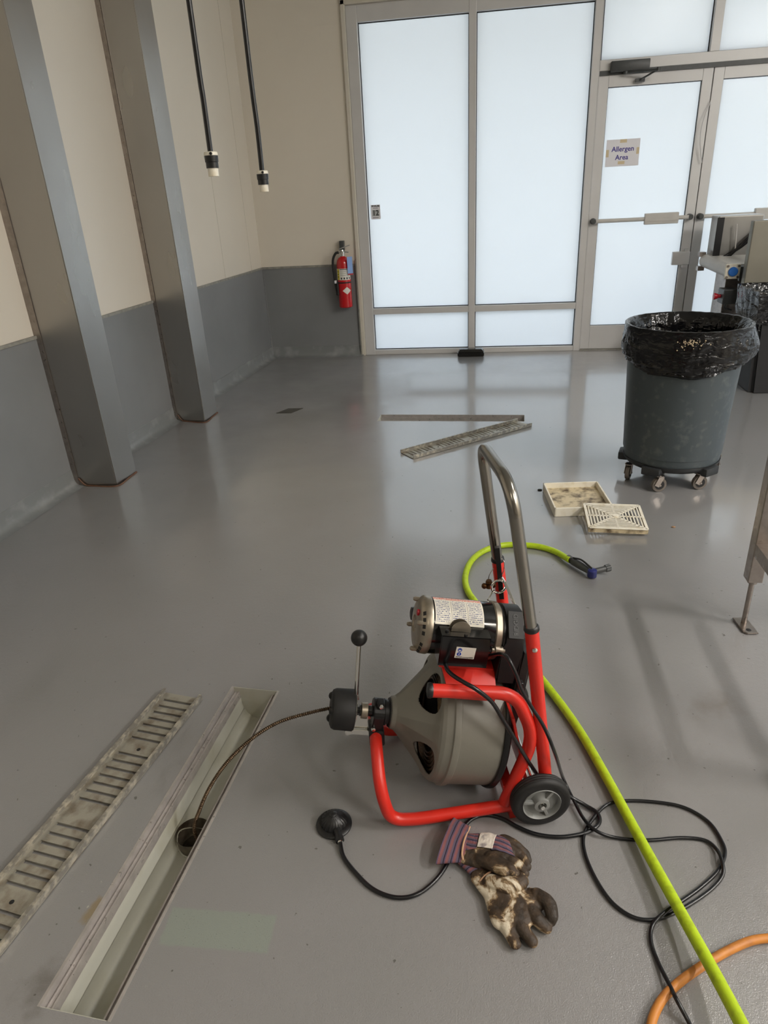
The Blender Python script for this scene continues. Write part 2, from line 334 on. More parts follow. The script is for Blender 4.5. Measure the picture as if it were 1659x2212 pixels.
def fillet(pts, r, n=8):
    """polyline with rounded corners"""
    pts = [V(p) for p in pts]; out = [pts[0]]
    for i in range(1, len(pts)-1):
        a, b, c = pts[i-1], pts[i], pts[i+1]; rr = r[i-1] if isinstance(r, (list, tuple)) else r
        d1 = (a-b); d2 = (c-b); q = min(rr, d1.length*.49, d2.length*.49); p1 = b+d1.normalized()*q; p2 = b+d2.normalized()*q
        for k in range(n+1):
            t = k/n; out.append(p1*(1-t)**2+b*2*t*(1-t)+p2*t*t)
    out.append(pts[-1]); return out
def tube(bm, pts, r, seg=14, cap=True, radii=None, flat=None):
    pts = [V(p) for p in pts]; fr = frames(pts); rings = []
    for i, (p, (n, b)) in enumerate(zip(pts, fr)):
        rr = radii[i] if radii else r; ring = []
        for k in range(seg):
            a = 2*PI*k/seg; ring.append(bm.verts.new(p+n*(rr*math.cos(a))+b*(rr*math.sin(a)*(flat or 1))))
        rings.append(ring)
    for i in range(len(rings)-1):
        for k in range(seg): bm.faces.new((rings[i][k], rings[i][(k+1) % seg], rings[i+1][(k+1) % seg], rings[i+1][k]))
    if cap: bm.faces.new(rings[0][::-1]); bm.faces.new(rings[-1])
    return rings
def lathe(bm, c, axis, prof, seg=40, capa=True, capb=True, fn=None):
    """prof: (distance along axis, radius)"""
    c = V(c); ax = V(axis).normalized(); n = ax.orthogonal().normalized()
    if abs(ax.z) < .99: n = (V((0, 0, 1))-ax*ax.z).normalized()
    b = ax.cross(n); rings = []
    for i, (d, r) in enumerate(prof):
        ring = []
        for k in range(seg):
            a = 2*PI*k/seg; rr, dd = (r, d) if fn is None else fn(i, a, r, d)
            ring.append(bm.verts.new(c+ax*dd+n*(rr*math.cos(a))+b*(rr*math.sin(a))))
        rings.append(ring)
    for i in range(len(rings)-1):
        for k in range(seg): bm.faces.new((rings[i][k], rings[i][(k+1) % seg], rings[i+1][(k+1) % seg], rings[i+1][k]))
    if capa: bm.faces.new(rings[0][::-1])
    if capb: bm.faces.new(rings[-1])
    return rings
def obox(bm, c, ax, ay, az, bev=0.0, seg=2):
    """box with half-extent vectors"""
    c, ax, ay, az = V(c), V(ax), V(ay), V(az); vs_ = []
    for i in (-1, 1):
        for j in (-1, 1):
            for k in (-1, 1): vs_.append(bm.verts.new(c+ax*i+ay*j+az*k))
    f = [(0, 1, 3, 2), (4, 6, 7, 5), (0, 4, 5, 1), (2, 3, 7, 6), (0, 2, 6, 4), (1, 5, 7, 3)]
    fs = [bm.faces.new([vs_[q] for q in t]) for t in f]
    if bev:
        es = list({e for q in fs for e in q.edges}); bmesh.ops.bevel(bm, geom=es, offset=bev, segments=seg, affect='EDGES', profile=.5)
def box(bm, x0, x1, y0, y1, z0, z1, bev=0.0):
    obox(bm, ((x0+x1)/2, (y0+y1)/2, (z0+z1)/2), ((x1-x0)/2, 0, 0), (0, (y1-y0)/2, 0), (0, 0, (z1-z0)/2), bev)
def prism(bm, pts, vec, bev=0.0):
    pts = [V(p) for p in pts]; vec = V(vec); a = [bm.verts.new(p) for p in pts]; b = [bm.verts.new(p+vec) for p in pts]; n = len(pts)
    fs = [bm.faces.new(a[::-1]), bm.faces.new(b)]
    for i in range(n): fs.append(bm.faces.new((a[i], a[(i+1) % n], b[(i+1) % n], b[i])))
    if bev: bmesh.ops.bevel(bm, geom=list({e for q in fs[:2] for e in q.edges}), offset=bev, segments=2, affect='EDGES')
def sphere(bm, c, r, seg=24, sc3=None):
    c = V(c); m = Matrix.Translation(c) @ (Matrix.Diagonal((*sc3, 1)) if sc3 else Matrix.Identity(4))
    bmesh.ops.create_uvsphere(bm, u_segments=seg, v_segments=seg//2, radius=r, matrix=m)
def part(name, m, parent, fn, *a, smooth=True, label=None, kind=None, **k):
    bm = nb(); fn(bm, *a, **k); return obj(name, bm, m, parent, smooth, label, kind)
def text_obj(s, size, origin, xdir, ydir, m, parent, name='lettering', ext=.0004, bold=0.0, align='CENTER'):
    cu = bpy.data.curves.new(name, 'FONT'); cu.body = s; cu.size = size; cu.extrude = ext; cu.offset = bold; cu.align_x = align; cu.align_y = 'CENTER'
    cu.resolution_u = 3
    t = bpy.data.objects.new('t', cu); C.objects.link(t); dg = bpy.context.evaluated_depsgraph_get()
    me = bpy.data.meshes.new_from_object(t.evaluated_get(dg)); bpy.data.objects.remove(t); bpy.data.curves.remove(cu)
    bm = nb(); bm.from_mesh(me); bpy.data.meshes.remove(me)
    x, y = V(xdir).normalized(), V(ydir).normalized(); z = x.cross(y)
    for v in bm.verts: v.co = V(origin)+x*v.co.x+y*v.co.y+z*v.co.z
    return obj(name, bm, m, parent, smooth=False)

# ------------------------------------------------------------------ the shell
LWA = 0.0589
ldir = V((math.sin(LWA), math.cos(LWA), 0)); lnor = V((math.cos(LWA), -math.sin(LWA), 0))     # along left wall; into room
L0 = P(286, 979); L0.z = 0
def lw(t, off=0, z=0): return L0+ldir*t+lnor*off+V((0, 0, z))      # t along wall from L0
WALLY = 6.69; GY = 6.757
tcorner = (WALLY-L0.y)/ldir.y
# trench frames
TW, TL = .164, 1.0
ta = (P(500, 1485)+P(604, 1490))/2; tb = (P(88, 2170)+P(230, 2212))/2; tdir = (ta-tb).normalized(); TL1 = (ta-tb).length
tr1 = (tb+ta)/2
fa = (P(818, 896)+P(820, 909))/2; fb = (P(1132, 896)+P(1134, 911))/2; fdir = (fb-fa).normalized(); TL2 = (fb-fa).length; tr2 = (fa+fb)/2
def rect_corners(c, d, hl, hw):
    n = V((-d.y, d.x, 0)); return [c+d*hl+n*hw, c-d*hl+n*hw, c-d*hl-n*hw, c+d*hl-n*hw]
def build_floor():
    bm = nb()
    loops = [[V((-2.75, -4.2, 0)), V((5.6, -4.2, 0)), V((5.6, 7.0, 0)), V((-2.75, 7.0, 0))],
             rect_corners(tr1, tdir, TL1/2, TW/2), rect_corners(tr2, fdir, TL2/2, .078)]
    es = []
    for lp in loops:
        vs_ = [bm.verts.new(p) for p in lp]; es += [bm.edges.new((vs_[i], vs_[(i+1) % 4])) for i in range(4)]
    bmesh.ops.triangle_fill(bm, use_beauty=True, use_dissolve=False, edges=es)
    for f in bm.faces:
        if f.normal.z < 0: f.normal_flip()
    me_o = obj('floor', bm, M['floor'], None, smooth=False, kind='structure', mods='keep'); return me_o
build_floor()
H1 = CEIL
# left wall: painted upper part, grey lower panels, both flat slabs
WZ = 0.86
def slab(bm, p0, p1, n, th, z0, z1):
    prism(bm, [p0+V((0, 0, z0)), p1+V((0, 0, z0)), p1-n*th+V((0, 0, z0)), p0-n*th+V((0, 0, z0))], V((0, 0, z1-z0)))
w = struct_root('wall_left', lw(0, -.05))
part('wall_panel', M['wall'], w, slab, lw(-7.5, -.056), lw(tcorner+.05, -.056), lnor, .1, WZ-.01, H1, smooth=False)
part('wainscot_panel', M['wains'], w, slab, lw(-7.5, -.046), lw(tcorner+.05, -.046), lnor, .1, 0, WZ, smooth=False, label='grey lower wall panel')
def seams(bm):
    for t in (1.35, 1.95, 2.55):
        prism(bm, [lw(t, -.054, WZ), lw(t+.004, -.054, WZ), lw(t+.004, -.058, WZ), lw(t, -.058, WZ)], V((0, 0, H1-WZ)))
part('panel_seam', M['caulk'], w, seams, smooth=False)
def capstrip_l(bm): prism(bm, [lw(-7.5, -.04, WZ-.012), lw(tcorner, -.04, WZ-.012), lw(tcorner, -.06, WZ-.012), lw(-7.5, -.06, WZ-.012)], V((0, 0, .016)))
o = part('trim_1', M['cap'], None, capstrip_l, smooth=False, kind='structure')
# back wall left of the storefront
cx0 = lw(tcorner, -.05).x
FX0 = PP(793, 760, (0, GY, 0), (0, 1, 0)).x
w = struct_root('wall_back', V((cx0, WALLY, 0)))
def bwall(bm):
    box(bm, cx0-.3, FX0-.035, WALLY+.006, WALLY+.2, WZ-.01, H1)
    box(bm, FX0-.035, 5.7, WALLY+.006, WALLY+.2, 2.93, H1)
part('wall_panel', M['wall'], w, bwall, smooth=False)
part('wainscot_panel', M['wains'], w, box, cx0-.3, FX0-.035, WALLY, WALLY+.2, 0, WZ, smooth=False, label='dark grey lower wall panel')
o = part('trim_2', M['cap'], None, box, cx0, FX0-.03, WALLY-.006, WALLY+.01, WZ-.012, WZ+.006, smooth=False, kind='structure')
# cove bases
def cove(bm, p0, p1, n):
    prof = [(.058, 0), (.03, .004), (.012, .018), (.003, .04), (0, .10), (-.004, .104), (-.01, .104), (-.01, -.01), (.058, -.01)]
    a = [bm.verts.new(p0+n*x+V((0, 0, z+.0005))) for x, z in prof]; b = [bm.verts.new(p1+n*x+V((0, 0, z+.0005))) for x, z in prof]
    for i in range(len(prof)-1): bm.faces.new((a[i], a[i+1], b[i+1], b[i]))
part('baseboard_left', M['cove'], None, cove, lw(-7.5, -.044), lw(tcorner, -.044), lnor, kind='structure')
part('baseboard_back', M['cove'], None, cove, V((cx0, WALLY-.002, 0)), V((FX0-.02, WALLY-.002, 0)), V((0, -1, 0)), kind='structure')
def crn(bm): lathe(bm, lw(tcorner, -.045)+V((.002, -.006, 0)), (0, 0, 1), [(0, .014), (.12, .005), (WZ-.02, .004)], 12)
part('trim_3', M['wains'], None, crn, kind='structure')
part('ceiling', M['ceil'], None, box, -3.2, 5.8, -4.4, 7.0, H1, H1+.1, smooth=False, kind='structure')
def wr_(bm):
    box(bm, 5.5, 5.6, -4.3, 1.6, 0, H1); box(bm, 5.5, 5.6, 6.4, 6.9, 0, H1); box(bm, 5.5, 5.6, 1.6, 6.4, 0, .35); box(bm, 5.5, 5.6, 1.6, 6.4, 2.9, H1)
part('wall_right', M['wall'], None, wr_, smooth=False, kind='structure')
part('wall_front', mat('darkened_wall_behind', s2l(120, 114, 104), .6), None, box, -3.2, 5.6, -4.3, -4.2, 0, H1, smooth=False, kind='structure')  # colour darkened so the steel columns reflect a dimmer room
for i, (x, y) in enumerate(LAMPS):  # housings of the added lamps, out of view
    o = part('added_ceiling_light', M['fixture'], None, box, x-.17, x+.17, y-.7, y+.7, H1-.06, H1-.002, bev=.01)
    tag(o, 'long white ceiling light added out of view %s' % ['behind the viewer', 'to the right behind the viewer', 'above the steel table', 'near the right wall', 'in the corner right behind the viewer'][i], 'ceiling light', 'added ceiling light fixtures')
# outside: pavement and an unseen, added canopy behind the frosted glass
part('outdoor_pavement', M['ground'], None, box, -12, 14, 7.0, 22, -.15, -.05, smooth=False, kind='structure')
part('outdoor_pavement', M['ground'], None, box, 5.7, 14, -6, 7.0, -.15, -.05, smooth=False, kind='structure')
part('added_shade_canopy', M['shade_canopy'], None, box, -6, 9, 7.0, 9.6, 3.0, 3.3, smooth=False, kind='structure')  # added overhang, out of view, to darken the tops of the panes

# ------------------------------------------------------------------ storefront
def B(px, py, y=GY): p = PP(px, py, (0, y, 0), (0, 1, 0)); return p.x, p.z
gx0 = B(812, 753)[0]; mx0 = B(1012, 749)[0]; mx1 = B(1025.5, 748)[0]; gx1 = B(1236.7, 745)[0]; jx1 = B(1250, 752)[0]
zt0 = B(808, 665.6)[1]; zt1 = B(808, 678)[1]; zs = .045; ztop = B(776, 50.6)[1]; zhead = ztop+.12
FY0, FY1 = GY-.055, GY+.06
def gasket_rect(bm, x0, x1, z0, z1, y, t=.006):
    for a in ((x0, x0+t, z0, z1), (x1-t, x1, z0, z1), (x0, x1, z0, z0+t), (x0, x1, z1-t, z1)): box(bm, a[0], a[1], y-.006, y+.004, a[2], a[3])
def window_unit(n, x0, x1, y=GY):
    """one storefront bay: upper and lower frosted pane"""
    w = struct_root('window_%d' % n, V(((x0+x1)/2, y, zs)))
    for (z0, z1) in ((zs, zt1), (zt0, ztop)):
        g = part('pane', M['pane'], w, box, x0-.01, x1+.01, y, y+.006, z0-.01, z1+.01, smooth=False)
        part('gasket', M['gasket'], w, gasket_rect, x0, x1, z0, z1, y-.004, smooth=False)
    return w
gl = FX0
def frame_pieces(bm, items, bev=.003):
    for it in items: box(bm, *it, bev=bev)
window_unit(1, gx0, mx0); window_unit(2, mx1, gx1)
# frame of the two bays
part('window_3', M['frame'], None, frame_pieces, [
    (FX0, gx0, FY0, FY1, 0, zhead), (mx0, mx1, FY0, FY1, 0, zhead), (gx1, jx1-.002, FY0, FY1, 0, 2.93),
    (gx0, gx1, FY0+.004, FY1-.002, 0, zs), (gx0, mx0, FY0+.003, FY1, zt1, zt0), (mx1, gx1, FY0+.003, FY1, zt1, zt0), (gx0, gx1, FY0+.004, FY1, ztop, zhead)], smooth=False, kind='structure')
# cream liner around the opening, left and above
def liner(bm):
    box(bm, FX0-.036, FX0-.001, WALLY-.02, WALLY+.12, 0, 2.95, bev=.004)
    box(bm, FX0-.036, gx1, WALLY-.02, WALLY+.12, zhead, zhead+.035, bev=.004)
part('trim_4', M['caulk'], None, liner, smooth=False, kind='structure')
part('trim_5', M['cap'], None, box, FX0-.045, FX0-.036, WALLY-.024, WALLY+.01, 0, .9, smooth=False, kind='structure')
# doors
zdt = B(1540, 143)[1]                 # top of the door leaves
dgap = B(1540.5, 143)[0]*.5 + B(1472, 675.6)[0]*.5
dw = dgap-jx1
D0, D1 = jx1+.006, dgap-.003
E0, E1 = dgap+.003, dgap+dw-.006
def door(n, x0, x1, hinge_left):
    y0, y1 = GY-.035, GY+.02; w = struct_root('door_%d' % n, V(((x0+x1)/2, GY, .01)))
    st = .078; rb = .215; rt = .085; z0 = .012; z1 = zdt-.01
    part('door_frame', M['frame'], w, frame_pieces, [(x0, x0+st, y0, y1, z0, z1), (x1-st, x1, y0, y1, z0, z1), (x0+st, x1-st, y0, y1, z0, z0+rb), (x0+st, x1-st, y0, y1, z1-rt, z1)], smooth=False)
    part('pane', M['pane'], w, box, x0+st-.01, x1-st+.01, GY-.01, GY-.004, z0+rb-.01, z1-rt+.01, smooth=False)
    part('gasket', M['gasket'], w, gasket_rect, x0+st, x1-st, z0+rb, z1-rt, GY-.014, .004, smooth=False)
    zb = 1.135
    br = part('push_bar', M['belt'], w, tube, [V((x0+.04, y0-.05, zb)), V((x1-.05, y0-.05, zb))], .017, 14, label='pale round push bar')
    for x in (x0+.035, x1-.045): part('bar_bracket', M['gunmetal'], w, lathe, (x, y0+.002, zb), (0, -1, 0), [(0, .026), (.055, .024), (.07, .018)], 16)
    part('push_plate', M['belt'], w, lambda bm: (box(bm, x0+.46, x0+.74, y0-.075, y0-.03, zb-.045, zb+.045, .006), box(bm, x0+.46, x0+.74, y0-.079, y0-.076, zb-.02, zb+.004)), smooth=False)
    return w
d1 = door(1, D0, D1, True); d2 = door(2, E0, E1, False)
def latch(bm):
    x, z = D1, .80
    box(bm, x-.15, x-.005, GY-.075, GY-.035, z-.055, z+.055, .004); box(bm, x-.05, x-.02, GY-.07, GY-.03, z+.055, z+.075); box(bm, x-.06, x-.02, GY-.07, GY-.03, z-.078, z-.055)
part('latch_plate', M['frame'], d1, latch, smooth=False)
def cordstrap(bm): tube(bm, smooth_path([V((dgap+.002, GY-.05, 2.0)), V((dgap-.045, GY-.075, 1.85)), V((dgap-.05, GY-.08, 1.72)), V((dgap-.01, GY-.065, 1.55))]), .004, 6)
part('pull_strap', M['frame'], d1, cordstrap)
# door head, transom panes above
hz0, hz1 = zdt+.02, B(1298, 132.5)[1]
tx = B(1545, 60)[0]
part('window_4', M['frame'], None, frame_pieces, [(jx1-.002, jx1+.004, FY0, FY1, 0, 2.93), (jx1+.004, E1+.1, FY0, FY1, hz0, hz1),
    (tx-.03, tx+.04, FY0, FY1, hz1, 2.93), (E1+.005, E1+.1, FY0, FY1, 0, hz0), (E1+.03, E1+.1, FY0, FY1, hz1, 2.93), (jx1+.004, E1+.1, FY0, FY1, 2.86, 2.93), (E1+.1, E1+.16, FY0, FY1, 0, 2.93), (4.1, 4.16, FY0, FY1, 0, 2.93), (E1+.16, 5.5, FY0, FY1, 0, .05), (E1+.16, 5.5, FY0, FY1, .38, .44), (E1+.16, 5.5, FY0, FY1, 2.86, 2.93)], smooth=False, kind='structure')
part('trim_6', M['gunmetal'], None, box, jx1-.001, E1+.06, GY-.052, GY-.036, zdt-.012, zdt+.024, smooth=False, kind='structure')
for n, (a, b_) in ((5, (jx1+.01, tx-.03)), (6, (tx+.04, E1+.03))):
    w = struct_root('window_%d' % n, V(((a+b_)/2, GY, hz1)))
    part('pane', M['pane'], w, box, a, b_, GY, GY+.006, hz1, 2.86, smooth=False)
    part('gasket', M['gasket'], w, gasket_rect, a, b_, hz1, 2.86, GY-.004, smooth=False)
for n, (a, b_) in ((7, (E1+.16, 4.1)), (8, (4.16, 5.5))):
    w = struct_root('window_%d' % n, V(((a+b_)/2, GY, .05)))
    part('pane', M['pane'], w, box, a, b_, GY, GY+.006, .05, 2.88, smooth=False)
part('trim_7', M['cap'], None, box, jx1, E1+.1, GY-.06, GY+.06, 0, .011, smooth=False, kind='structure')
for n, (a, b_) in ((9, (1.6, 4.0)), (10, (4.0, 6.4))):  # right-wall windows, out of view, added for the light they bring in
    w = struct_root('window_%d' % n, V((5.55, (a+b_)/2, .35)))
    part('pane', M['pane'], w, box, 5.55, 5.556, a+.03, b_-.03, .38, 2.87, smooth=False)
    part('window_frame', M['frame'], w, frame_pieces, [(5.5, 5.6, a, a+.04, .35, 2.9), (5.5, 5.6, b_-.04, b_, .35, 2.9), (5.5, 5.6, a, b_, .35, .40), (5.5, 5.6, a, b_, 2.85, 2.9)], smooth=False)
part('gap_light_stop', M['gasket'], None, lambda bm: (box(bm, dgap-.02, dgap+.02, GY+.03, GY+.05, .01, zdt+.03), box(bm, jx1-.01, jx1+.03, GY+.03, GY+.05, .01, zdt+.03), box(bm, E1-.03, E1+.03, GY+.03, GY+.05, .01, zdt+.03), box(bm, jx1-.01, E1+.03, GY+.03, GY+.05, zdt-.03, zdt+.04), box(bm, jx1-.01, E1+.03, GY+.03, GY+.05, .0, .03)), smooth=False, kind='structure')  # strips added behind the door gaps to block outside light
# door closer on the head
cx_, cz_ = B(1357, 146)
dcl = thing('door_closer', 'grey overhead door closer with folding arm above the left glass door', 'door closer', (cx_, GY-.06, cz_))
part('body', M['gunmetal'], dcl, box, cx_-.15, cx_+.15, FY0-.055, FY0-.001, cz_-.035, cz_+.04, bev=.006)
def arm(bm):
    a = V((cx_-.03, FY0-.03, cz_-.045)); b_ = V((cx_+.2, FY0-.14, cz_-.05)); c_ = V((cx_+.09, FY0-.04, cz_-.10))
    tube(bm, [a, b_], .009, 8); tube(bm, [b_, c_], .007, 8); lathe(bm, a+V((0, 0, .02)), (0, 0, -1), [(0, .02), (.03, .02)], 14); lathe(bm, b_+V((0, 0, .012)), (0, 0, -1), [(0, .014), (.024, .014)], 12)
    box(bm, c_.x-.035, c_.x+.035, GY-.05, c_.y+.01, c_.z-.015, c_.z+.012)
part('arm', M['gunmetal'], dcl, arm)

# sign on door 1
s0 = B(1311, 303, GY-.012); s1 = B(1384, 298, GY-.012); sz0 = B(1379, 357, GY-.012)[1]
sw = s1[0]-s0[0]; shh = s1[1]-sz0; scx = (s0[0]+s1[0])/2; scz = (s1[1]+sz0)/2; SY = GY-.0115
sg = thing('paper_sign', 'white paper sign with blue words taped to the left glass door', 'sign', (scx, SY, scz))
part('sheet', M['paper'], sg, box, scx-sw/2, scx+sw/2, SY-.0006, SY, scz-shh/2, scz+shh/2, smooth=False)
for (dx, dz, w_, h_) in ((.0, shh/2-.014, .055, .026), (-sw/2+.012, -.0, .024, .055), (sw/2-.014, 0.01, .022, .05), (-.005, -shh/2+.028, .055, .024)):
    part('tape_piece', M['tape'], sg, box, scx+dx-w_/2, scx+dx+w_/2, SY-.0011, SY-.0007, scz+dz-h_/2, scz+dz+h_/2, smooth=False)
text_obj('Allergen', .054, (scx, SY-.0008, scz+.028), (1, 0, 0), (0, 0, 1), M['bluetext'], sg, bold=.0009)
text_obj('Area', .054, (scx-.004, SY-.0008, scz-.035), (1, 0, 0), (0, 0, 1), M['bluetext'], sg, bold=.0009)
# number card on the left pane
n0 = B(802, 444); n1 = B(821, 472); ncx = (n0[0]+n1[0])/2; ncz = (n0[1]+n1[1])/2; nw, nh = .088, .122; NY = GY-.002
nc = thing('number_card', 'small white card with number 12 on the left frosted window', 'card', (ncx, NY, ncz))
part('sheet', M['paper'], nc, box, ncx-nw/2, ncx+nw/2, NY-.0008, NY, ncz-nh/2, ncz+nh/2, smooth=False)
part('number_field', mat('grey_number_field', s2l(178, 180, 180), .6), nc, box, ncx-.033, ncx+.033, NY-.0011, NY-.0009, ncz-.036, ncz+.018, smooth=False)
text_obj('12', .062, (ncx, NY-.0012, ncz-.009), (1, 0, 0), (0, 0, 1), M['blacktext'], nc, bold=.001)
text_obj('ECOLAB', .019, (ncx, NY-.001, ncz+.05), (1, 0, 0), (0, 0, 1), M['blacktext'], nc, bold=.001)
part('small_print', M['blacktext'], nc, box, ncx-.024, ncx+.022, NY-.0011, NY-.0009, ncz+.031, ncz+.0345, smooth=False)
part('small_print', M['blacktext'], nc, box, ncx-.030, ncx+.026, NY-.0011, NY-.0009, ncz-.050, ncz-.046, smooth=False)
# black bait station at foot of the mullion
bp_ = P(1017, 770)
bs = thing('bait_station', 'low black box on the floor against the window mullion', 'box', (bp_.x, bp_.y, 0))
def bsb(bm):
    x, y = bp_.x, bp_.y+.03; o = [(-.125, -.045, 0), (.125, -.045, 0), (.115, -.035, .055), (.09, .0, .066), (-.09, .0, .066), (-.115, -.035, .055)]
    a = [V((x-.125, y-.05, .0)), V((x+.125, y-.05, .0)), V((x+.125, y+.055, .0)), V((x-.125, y+.055, .0))]
    prism(bm, a, V((0, 0, .045)), .008)
part('base', M['blkgloss'], bs, bsb)
def bsl(bm):
    x, y = bp_.x, bp_.y+.03
    lo = [V((x+i*.12, y+j*.05, .046)) for i, j in ((-1, -1), (1, -1), (1, 1), (-1, 1))]; hi = [V((x+i*.10, y+j*.036, .07)) for i, j in ((-1, -1), (1, -1), (1, 1), (-1, 1))]
    a = [bm.verts.new(p) for p in lo]; b_ = [bm.verts.new(p) for p in hi]; bm.faces.new(a[::-1]); bm.faces.new(b_)
    for i in range(4): bm.faces.new((a[i], a[(i+1) % 4], b_[(i+1) % 4], b_[i]))
part('lid', M['blkgloss'], bs, bsl, smooth=False)

# ------------------------------------------------------------------ stainless columns on the left wall
def column(pC, pL, pR, label):
    c = P(*pC); r = P(*pR); l = P(*pL)
    dep = (r-c).length; wid = .275
    a = V((c.x, c.y, 0)); ex = (V((l.x, l.y, 0))-a).normalized(); ey = (V((r.x, r.y, 0))-a).normalized()
    t = thing('steel_column', label, 'column', a, 'stainless column covers on the left wall')
    def body(bm):
        pts = [a, a+ey*dep, a+ey*dep+ex*wid, a+ex*wid]; prism(bm, pts, V((0, 0, H1)), 0)
        bmesh.ops.bevel(bm, geom=[e for e in bm.edges if abs((e.verts[0].co-e.verts[1].co).z) > 1], offset=.004, segments=2, affect='EDGES')
    part('cover', M['steel'], t, body)
    def flange(bm): prism(bm, [a+ex*(wid-.045)-ey*.001, a+ex*(wid-.045)-ey*.006, a+ex*(wid+.0)-ey*.006, a+ex*(wid+.0)-ey*.001], V((0, 0, H1)))
    part('seam_strip', M['steel2'], t, flange, smooth=False)
    def bead(bm): tube(bm, smooth_path([a+ex*(wid-.05)-ey*.008+V((0, 0, .05)), a+ex*(wid-.08)-ey*.008+V((0, 0, .012)), a+ex*(wid-.12)-ey*.006+V((0, 0, .003)), a-ey*.004-ex*.003+V((0, 0, .003)), a-ex*.004+ey*dep*.6+V((0, 0, .003)), a-ex*.002+ey*dep+V((0, 0, .004))], 6), .0045, 6)
    part('sealant_bead', mat('brown_sealant', s2l(104, 72, 52), .6, var=.3, vscale=30), t, bead)
column((253, 1050), (184.5, 1049.5), (295, 1020.5), 'brushed steel column cover nearest the viewer on the left wall')
column((443, 912.7), (398, 910), (469.6, 892), 'brushed steel column cover nearer the room corner')

# ------------------------------------------------------------------ hanging power drops
def drop(yd, ptop, pconn0, pconn1, r, scale, label, sq):
    b0 = PP(*pconn1, (0, yd, 0), (0, 1, 0)); tp = PP(*ptop, (0, yd, 0), (0, 1, 0)); c0 = PP(*pconn0, (0, yd, 0), (0, 1, 0))
    t = thing('hanging_power_cord', label, 'power cord', (b0.x, yd, b0.z), 'power cords hanging from the ceiling')
    s = scale; top = V((b0.x+(tp.x-c0.x)*1.0, yd, CEIL-.002))
    z1 = c0.z
    path = smooth_path([V((b0.x, yd, z1-.01)), V((b0.x+.001, yd, z1+.15)), V((b0.x+(tp.x-b0.x)*.6, yd, (z1+tp.z)/2)), V((tp.x, yd, tp.z)), V((tp.x+(tp.x-b0.x)*.5, yd, CEIL-.002))], 8)
    part('cable', M['cord'], t, tube, path, r, 12)
    H = z1-b0.z; x = b0.x
    part('collar', M['ivory'], t, lathe, (x, yd, z1), (0, 0, -1), [(0, .012*s), (.002, .028*s), (H*.16, .030*s), (H*.2, .026*s)], 24)
    part('clamp_screw', M['blk'], t, lathe, (x+.012*s, yd-.030*s, z1-H*.1), (0, -1, 0), [(0, .005), (.005, .004)], 10)
    part('sleeve', M['blk'], t, lathe, (x, yd, z1-H*.17), (0, 0, -1), [(0, .0295*s), (H*.25, .0285*s), (H*.27, .0265*s), (H*.5, .0265*s), (H*.5, .02*s)], 24)
    part('connector_face', M['ivory'], t, lathe, (x, yd, z1-H*.66), (0, 0, -1), [(0, .0225*s), (H*.34, .0225*s)], 24)
drop(2.45, (408, 0), (455, 327), (462, 381), .0088, .78, 'left black power cord ending in black and white connector', 0)
drop(2.95, (522, 0), (566, 368), (571, 414), .0098, .80, 'right black power cord hanging lower, nearer the windows', 0)

# ------------------------------------------------------------------ fire extinguisher
xb, zb_ = B(748, 663, WALLY-.08); _, zc = B(745, 553, WALLY-.08); EY = WALLY-.085; er = .063
ex_ = thing('fire_extinguisher', 'red fire extinguisher hanging on the back wall left of the windows', 'fire extinguisher', (xb, EY, zb_))
hB = zc-zb_
part('cylinder', M['redext'], ex_, lathe, (xb, EY, zb_), (0, 0, 1), [(0, er*.9), (.006, er), (hB*.86, er), (hB*.92, er*.92), (hB*.965, er*.68), (hB*.99, er*.36), (hB, er*.3)], 36)
part('neck', M['chrome'], ex_, lathe, (xb, EY, zb_+hB*.99), (0, 0, 1), [(0, .019), (.02, .019), (.022, .026), (.045, .026), (.05, .015), (.06, .013)], 18)
zt_ = zb_+hB+.055
def lever(bm):
    prism(bm, [V((xb-.03, EY-.011, zt_)), V((xb+.075, EY-.011, zt_+.035)), V((xb+.075, EY-.011, zt_+.043)), V((xb-.03, EY-.011, zt_+.012))], V((0, .022, 0)))
    prism(bm, [V((xb-.02, EY-.011, zt_-.02)), V((xb+.06, EY-.011, zt_-.028)), V((xb+.06, EY-.011, zt_-.018)), V((xb-.02, EY-.011, zt_-.005))], V((0, .022, 0)))
part('lever', M['chrome'], ex_, lever, smooth=False)
part('hanger', M['gunmetal'], ex_, box, xb-.03, xb+.012, EY+.03, WALLY-.001, zt_-.01, zt_+.075, bev=.003)
part('hose', M['rubber'], ex_, tube, smooth_path([V((xb-.03, EY-.02, zt_-.02)), V((xb-.06, EY-.03, zt_-.03)), V((xb-.088, EY-.03, zt_-.09)), V((xb-.088, EY-.03, zt_-.2)), V((xb-.07, EY-.03, zt_-.36)), V((xb-.062, EY-.03, zb_+.2))], 8), .0115, 12)
part('nozzle', M['rubber'], ex_, lathe, (xb-.062, EY-.03, zb_+.24), (0, 0, -1), [(0, .012), (.02, .016), (.12, .018), (.125, .012)], 18)
part('hose_clip', M['paper'], ex_, box, xb-.083, xb-.066, EY-.055, EY-.03, zb_+.225, zb_+.25)
def wrap(bm, z0, z1, a0, a1, r, n=16):
    a = []; b_ = []
    for i in range(n+1):
        t = a0+(a1-a0)*i/n; a.append(bm.verts.new((xb+r*math.sin(t), EY-r*math.cos(t), z0))); b_.append(bm.verts.new((xb+r*math.sin(t), EY-r*math.cos(t), z1)))
    for i in range(n): bm.faces.new((a[i], a[i+1], b_[i+1], b_[i]))
part('label', M['white'], ex_, wrap, zb_+hB*.55, zb_+hB*.77, -1.45, 1.4, er+.0008, label='white instruction label')
part('label_stripe', M['yellow'], ex_, wrap, zb_+hB*.555, zb_+hB*.765, -.95, -.5, er+.0014, label='yellow stripe')
